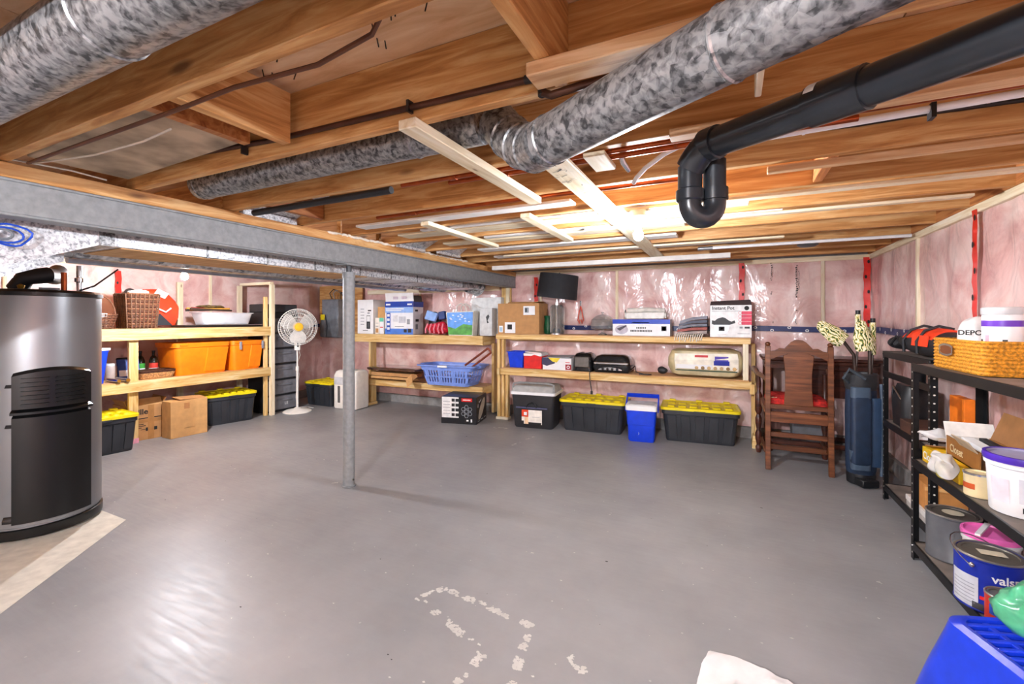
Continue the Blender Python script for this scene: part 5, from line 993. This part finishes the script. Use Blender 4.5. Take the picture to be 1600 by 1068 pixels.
for x in (-.14, .08): MB().tube([(x,-.112,.02),(x,-.116,.1),(x+.02,-.08,.17),(x+.05,-.02,.2),(x+.06,.05,.18)], .009, 8).build('carry_strap', DK, t)
MB().tube([(-.34,-.03,.1),(-.42,-.08,.04),(-.37,-.12,.06),(-.25,-.12,.12)], .01, 8).build('shoulder_strap', DK, t)
t = T('dark_jacket', 'heap of black fabric beside the duffel bag', 'cloth', S2(.07,.1,1.156), -89); puff(.05, .09, .05, 6, .012, 12, (-.0,0,.065)).build('heap', DK, t)
t = carton('flat_carton', 'flat carton with white end label on the far shelf middle level', .16, .34, .08, S2(.3,.2,.622), 1, M('#4a3026', .6)); t.location = (1.16, 3.7, .6225); prints(t, 'end_label', [(-.1,.01,.1,.07,WHITE),(-.07,.04,.06,.045,INK),(-.07,.03,.04,.034,INK)])
t = T('black_case', 'rounded black case on the far shelf middle level', 'case', (1.19, 4.2, .6225)); MB().rr([(0,.18,.28,.05),(.2,.2,.32,.08),(.3,.15,.24,.07)]).build('shell', BLACK, t); MB().tube([(-.09,-.1,.2),(-.11,0,.28),(-.09,.1,.2)], .008, 8).build('silver_trim', STEEL, t)
t = carton('orange_folder', 'upright orange binder between the two steel shelf units', .05, .2, .3, (1.27, 3.56, .6225), 0, M('#f07a1a', .5))
t = carton('wooden_crate', 'light brown wooden box low on the far steel shelf', .2, .26, .16, (1.17, 3.66, .2), 0, M('#c98a4a', .6)); MB().bx(-.105,.105,-.006,0,.13,.15).build('lid_edge', M('#e0b070', .6), t)
t.location = (1.2, 3.66, .198)
for k, (z, c, lb) in enumerate(((.1225, '#b9b4ae', 'grey flat box at the bottom of the far steel shelf'), (.162, '#d9d6d2', 'white flat box under the light brown wooden box'))):
    carton('flat_box', lb, .22, .34, .035, (1.2-.005*k, 3.63, z), 0, M(c, .6))
t = carton('cream_books', 'stack of cream paper bags behind the paint cans', .1, .03, .14, S1(.07,.262,.1025), -88, M('#c99a52', .7))
# near unit: top
RAT = M('#d08a2a', .5, var=.28, scale=90, bump=.5, bscale=220)
t = T('rattan_box', 'golden woven rattan box with metal oval handle on the top shelf', 'basket', S1(.42,.16,1.1425), -88.2)
for i in range(9):
    z = i*.0175; MB().rr([(z,.5,.24,.03),(z+.009,.512,.252,.034),(z+.0175,.5,.24,.03)], cap=(i == 0)).build('woven_row', RAT, t)
MB().loop([[(-.07+.075*max(-.8,min(.8,math.cos(a)))*(1+(q-1)*.5), -.132, .1+.022*q*math.sin(a)) for a in [2*math.pi*k/20 for k in range(20)]] for q in (1.0, 1.45)], cap=False).build('handle_plate', STEEL, t, fix=False)
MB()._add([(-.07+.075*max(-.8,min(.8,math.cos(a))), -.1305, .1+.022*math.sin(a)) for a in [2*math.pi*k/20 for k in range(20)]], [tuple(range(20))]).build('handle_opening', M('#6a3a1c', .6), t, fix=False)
t = T('plastic_bag', 'crumpled white store bag inside the rattan box', 'bag', S1(.31,.16,1.165)); puff(.07, .075, .12, 9, .018, 12, (0,0,.135), 26, 18).build('film', M('#e6e6e4', .35, coat=.4), t)
text(t, 'lettering', 'DEPOT', .034, INK, (-.09,-.066,.155), (R(90),0,R(-20)), bold=.001)
t = T('supplement_jar', 'white jar with purple band standing in the rattan box', 'jar', S1(.52,.17,1.165), -60)
MB().lathe([(.06,0),(.068,.01),(.068,.25),(.06,.262)], 26).build('jar_body', WHITE, t); MB().lathe([(.07,.255),(.072,.26),(.072,.285),(.066,.29),(.0,.29)], 26).build('lid', M('#c9cbcc', .3), t); MB().lathe([(.0685,.2),(.0685,.228)], 26, cap=False).build('purple_band', M('#6a3ab8', .4), t)
for k in range(5):
    a = R(205+26*k); MB().loop([[(.0692*math.cos(a+u), .0692*math.sin(a+u), z) for z in (.06+.03*(k % 2), .12+.02*(k % 3))] for u in (0, .12, .24)], closed=False, cap=False).build('label_print', [GREY, BLK2, M('#c9a0b0', .5)][k % 3], t, fix=False)
# near unit: middle (z .5875)
t = carton('closet_box', 'flat yellow carton with white lettering on the middle shelf', .42, .23, .085, S1(.26,.035,.5875), -88.2, M('#c9a018', .5))
text(t, 'lettering', 'Closet', .06, WHITE, (-.19,-.003,.022), bold=.001); prints(t, 'top_print', [(-.2,.02,.2,.21,M('#e8b81c', .5)),(-.2,.1,.05,.16,M('#f0e0b0', .5))], face='top', off=.085)
MB().box((-.17,.11,.096), (.07,.2,.004), (0,R(-10),0)).build('open_flap', M('#a0713c', .7), t)
t = T('open_carton', 'open brown and white carton with raised flaps on the yellow carton', 'box', S1(.42,.08,.6745), -90)
CW = M('#d8d4cc', .6); CBn = M('#8a5a26', .6)
MB().bx(-.22,.14,0,.005,0,.1).build('front_wall', CBn, t); MB().bx(-.22,.14,.17,.175,0,.1).build('back_wall', CBn, t); MB().bx(-.225,-.22,0,.175,0,.1).build('end_wall', CW, t); MB().bx(-.22,.14,.0,.175,0,.006).build('floor_panel', CBn, t)
MB().box((-.04,.2,.165), (.36,.005,.16), (R(-20),0,0)).build('rear_flap', M('#94663a', .7), t); MB().box((-.245,.1,.13), (.005,.2,.08), (0,R(-25),0)).build('end_flap', M('#e6e3dd', .6), t); MB().box((.04,-.02,.115), (.18,.005,.06), (R(35),0,0)).build('front_flap', M('#b9a68c', .6), t)
MB().box((-.04,.08,.075), (.28,.05,.04), (0,R(4),R(4))).build('white_part', WHITE, t); MB().box((-.02,.13,.09), (.24,.03,.03), (0,R(5),R(8))).build('black_part', BLACK, t)
text(t, 'lettering', 'Closet', .055, M('#d8c9a0', .5), (-.17,-.003,.03), bold=.001)
prints(t, 'end_print', [], y=0) if False else None
CLF = M('#f2f5f7', .2, trans=.25, var=.06, scale=20, alpha=.75)
t = T('plastic_wrap', 'crinkled clear plastic wrap over the edge of the yellow carton', 'wrap', S1(.10,.08,.70)); puff(.08, .06, .016, 3, .045, 13, (-.0,.0,.05), 40, 22).build('film', CLF, t)
t = T('sundry_bag', 'clear bag of small hardware in front of the yellow carton', 'bag', S1(.455,-.05,.59)); puff(.04, .075, .06, 5, .035, 18, (.03,0,.085), 40, 24).build('film', CLF, t); puff(.025, .05, .04, 7, .015, 14, (.03,.0,.06)).build('contents', M('#b8a83c', .6, var=.4, scale=40), t)
t = T('filler_tin', 'small cream tin with orange label on the middle shelf', 'tin', S1(.605,.055,.5875), -60); MB().lathe([(.05,0),(.052,.004),(.052,.095),(.054,.098),(.054,.104),(.048,.106),(.046,.1),(.0,.1)], 24).build('can', M('#e6d3a4', .4), t)
MB().loop([[(.0527*math.cos(R(a)), .0527*math.sin(R(a)), z) for z in (.035,.06)] for a in range(225, 300, 10)], closed=False, cap=False).build('orange_label', M('#b04a1c', .5), t, fix=False); MB().lathe([(.055,.099),(.055,.107),(.049,.108)], 24, cap=False).build('rim', STEEL, t)
t = T('glass_jar', 'dusty glass jar with metal lid behind the cream tin', 'jar', S1(.602,.165,.5875)); MB().lathe([(.03,0),(.034,.01),(.034,.1),(.03,.12)], 20).build('glass', M('#8c9298', .15, trans=.5), t); MB().lathe([(.033,.118),(.033,.14),(.0,.14)], 20).build('lid', M('#7a9ab0', .3, .5), t)
def bucket(name, label, loc, r, h, body, lidc, rz=0):
    t = T(name, label, 'bucket', loc, rz); MB().lathe([(r*.88,0),(r*.9,.004),(r*.98,h*.8),(r*1.04,h*.82),(r*1.04,h*.87),(r,h*.88),(r,h*.96)], 36).build('pail', body, t)
    MB().lathe([(r*1.06,h*.9),(r*1.07,h*.95),(r*1.06,h),(r*.96,h*1.005),(r*.93,h*.97),(.0,h*.965)], 36, cap=False).build('lid', lidc, t); return t
t = bucket('plastic_bucket', 'white plastic bucket with purple-rimmed lid on the middle shelf', S1(.77,.13,.5875), .115, .24, WHITE, M('#b9b4d0', .3, trans=.3))
MB().lathe([(.122,.215),(.125,.23),(.123,.243),(.112,.244),(.110,.238)], 36, cap=False).build('purple_rim', M('#4a2aa8', .35), t)
for a0, a1, z0, z1, m_ in ((190,225,.05,.15,M('#e4d3da', .5)),(240,275,.06,.16,M('#cfd0d6', .5)),(255,262,.02,.045,INK),(245,254,.02,.045,INK)): MB().loop([[((.1025+.014*(z/.2))*math.cos(R(a)), (.1025+.014*(z/.2))*math.sin(R(a)), z) for z in (z0,z1)] for a in range(a0, a1+1, 5 if a1-a0 > 10 else 3)], closed=False, cap=False).build('label_print', m_, t, fix=False)
# near unit: bottom (z .1025): paint
def wrap(parent, nm, r, a0, a1, z0, z1, m, st=6): return MB().loop([[(r*math.cos(R(a)), r*math.sin(R(a)), z) for z in (z0, z1)] for a in [a0+(a1-a0)*i/st for i in range(st+1)]], closed=False, cap=False).build(nm, m, parent, fix=False)
def paint_can(label, loc, r, h, body, rz=0, lidm=None):
    t = T('paint_can', label, 'paint can', loc, rz)
    MB().lathe([(r,0),(r*1.02,.003),(r*1.02,.008),(r,.011),(r,h-.012),(r*1.03,h-.008),(r*1.03,h),(r*.93,h),(r*.92,h-.006),(0.001,h-.006)], 36).build('can', body, t)
    lid = MB().lathe([(r*.93,h-.004),(r*.9,h+.001),(r*.8,h+.001),(r*.78,h-.004),(0.001,h-.004)], 36, cap=False).build('lid', lidm or M('#7a756c', .4, .6), t)
    MB().lathe([(r*1.02,h-.006),(r*1.045,h),(r*1.0,h+.004),(r*.94,h+.001)], 36, cap=False).build('rim', M('#a8a49c', .35, .7), t)
    return t
t = paint_can('dark-lidded paint can at the back corner of the bottom shelf', S1(.155,.13,.1025), .11, .24, M('#5b5d61', .4), 0, M('#55504a', .4, .3)); disc_ = MB()._add([(.045*math.cos(a), .045*math.sin(a), .242) for a in [2*math.pi*k/20 for k in range(20)]], [tuple(range(20))]).build('lid_label', M('#b9b09a', .5), t, fix=False)
t = bucket('plastic_bucket', 'white bucket with pink lid next to the blue paint can', S1(.39,.185,.1025), .102, .25, M('#dcdad8', .5), M('#e86ab4', .4))
wrap(t, 'label_print', .1015, 170, 250, .04, .17, M('#bcbcc0', .5), 10)
MB().box((-.03,-.0,.256), (.02,.2,.01), (0,0,R(-30))).build('stir_stick', WHITE, t)
t = paint_can('large blue paint can with a swing handle on the bottom shelf', S1(.62,.085,.1025), .118, .235, M('#122a9a', .35, var=.08))
wrap(t, 'white_label', .1192, 175, 232, .012, .15, M('#c9ccd2', .5), 10); wrap(t, 'barcode', .1198, 222, 240, .012, .04, M('#44464a', .5), 4); wrap(t, 'red_swoosh', .1192, 234, 255, .06, .075, RED, 4)
for k in range(6): wrap(t, 'label_line', .1198, 180, 226, .03+.016*k, .034+.016*k, M('#9a9ea6', .5), 8)
tx_ = text(t, 'lettering', 'valspar', .05, WHITE, (0,0,0), (0,0,0), bold=.001)
for v in tx_.data.vertices: a = R(252)+v.co.x/.1205; z = .15+v.co.y; v.co = (.1205*math.cos(a), .1205*math.sin(a), z)
tx_ = text(t, 'lettering', 'Signature', .035, WHITE, (0,0,0), (0,0,0))
for v in tx_.data.vertices: a = R(248)+v.co.x/.1205; z = .105+v.co.y; v.co = (.1205*math.cos(a), .1205*math.sin(a), z)
MB().tube([(.122*math.cos(R(a)), .122*math.sin(R(a)), .2+.0*a) for a in (222,)]+[(.13*math.cos(R(222-18*k)), .13*math.sin(R(222-18*k)), .2+.07*math.sin(math.pi*k/10)) for k in range(11)], .0025, 6).build('bail_wire', STEEL, t)
MB().ball((.12*math.cos(R(222)), .12*math.sin(R(222)), .2), .012, .012, .012, 8, 5).build('bail_ear', STEEL, t)
MB().bx(-.04,.05,-.03,.02,.236,.2375).build('lid_label', M('#cfc4ac', .6), t)
for i, (x, y_, r_, h_, c, lb) in enumerate(((.81, .055, .062, .14, '#c2301f', 'small red paint can with blue oval label by the shelf edge'), (.84, .2, .068, .15, '#c8321e', 'red paint can with dripped tan paint at the shelf corner'))):
    t = paint_can(lb, S1(x,y_,.1025), r_, h_, M(c, .4)); wrap(t, 'label', r_*1.01, 200, 240, h_*.45, h_*.75, M('#1f4aa8', .5) if i == 0 else M('#c9a060', .5)); wrap(t, 'white_label', r_*1.01, 245, 290, h_*.2, h_*.85, M('#d8d4cc', .5))
t = T('paper_sheet', 'folded pale paper leaning behind the blue paint can', 'paper', S1(.64,.27,.112), -88); MB().box((0,0,.1), (.2,.006,.17), (R(-6),R(12),0)).build('sheet', M('#cfd0d6', .6), t)
# ---------------------------------------------------------------- foreground
BB = M('#1238c8', .3, var=.08, coat=.3)
t = T('blue_crate', 'blue plastic crate with slotted top in the near right corner', 'crate', (.83, 1.50, 0), 19.7)
W, D, H = .38, .6, .55
MB().rr([(0,W+.24,D+.24,.07),(.02,W+.24,D+.24,.07),(.40,W+.075,D+.075,.06),(.51,W+.02,D+.02,.055),(.54,W+.005,D+.005,.05),(.55,W-.025,D-.025,.045),(.548,W-.05,D-.05,.04),(.50,W-.06,D-.06,.04),(.49,W-.07,D-.07,.04)], k=6).build('shell', BB, t)
for k in range(17): MB().box((0,-.255+k*.032,.538), (W-.055,.014,.016)).build('top_slat', BB, t, bevel=.003)
for x in (-.1, 0, .1): MB().bx(x-.008, x+.008, -.27, .27, .528, .544).build('cross_bar', BB, t, bevel=.002)
MB().loop([[(-W/2-.105,-.2,.1),(-W/2-.105,.2,.1),(-W/2-.03,.2,.1),(-W/2-.03,-.2,.1)],[(-W/2-.038,-.18,.44),(-W/2-.038,.18,.44),(-W/2-.0,.18,.44),(-W/2-.0,-.18,.44)]]).build('side_panel', BB, t, bevel=.01)
t = T('green_bag', 'crumpled translucent green plastic bag on the blue crate', 'bag', (.705, 1.645, .572))
MB().ball((0,0,.065), .075, .1, .05, 30, 20).jitter(.035, 11, 3).jitter(.015, 30, 5).build('film', M('#52b487', .3, trans=.25, var=.25, scale=14, coat=.4), t)
o = bpy.data.objects.get('film')
t = T('white_sheet', 'crumpled white plastic sheet on the floor near the viewer', 'sheet', (.1, 1.72, .002))
vs = []; n = 22
for j in range(n+1):
    for i in range(n+1):
        u, v = i/n, j/n; x = -.21+.4*u+.02*math.sin(v*7); y_ = -.32+.66*v-.14*max(0, u-.25)**1.0*v; x += .02*v
        z = .004+max(0, .05*noise.noise(Vector((u*3, v*4, 2)))+.03*noise.noise(Vector((u*8, v*9, 5))))+.012*(1-abs(2*u-1))
        vs.append((x, y_, max(.001, z)))
MB()._add(vs, [(j*(n+1)+i, j*(n+1)+i+1, (j+1)*(n+1)+i+1, (j+1)*(n+1)+i) for j in range(n) for i in range(n)]).build('film', M('#e4e4e4', .35, var=.03, coat=.3), t, fix=False)
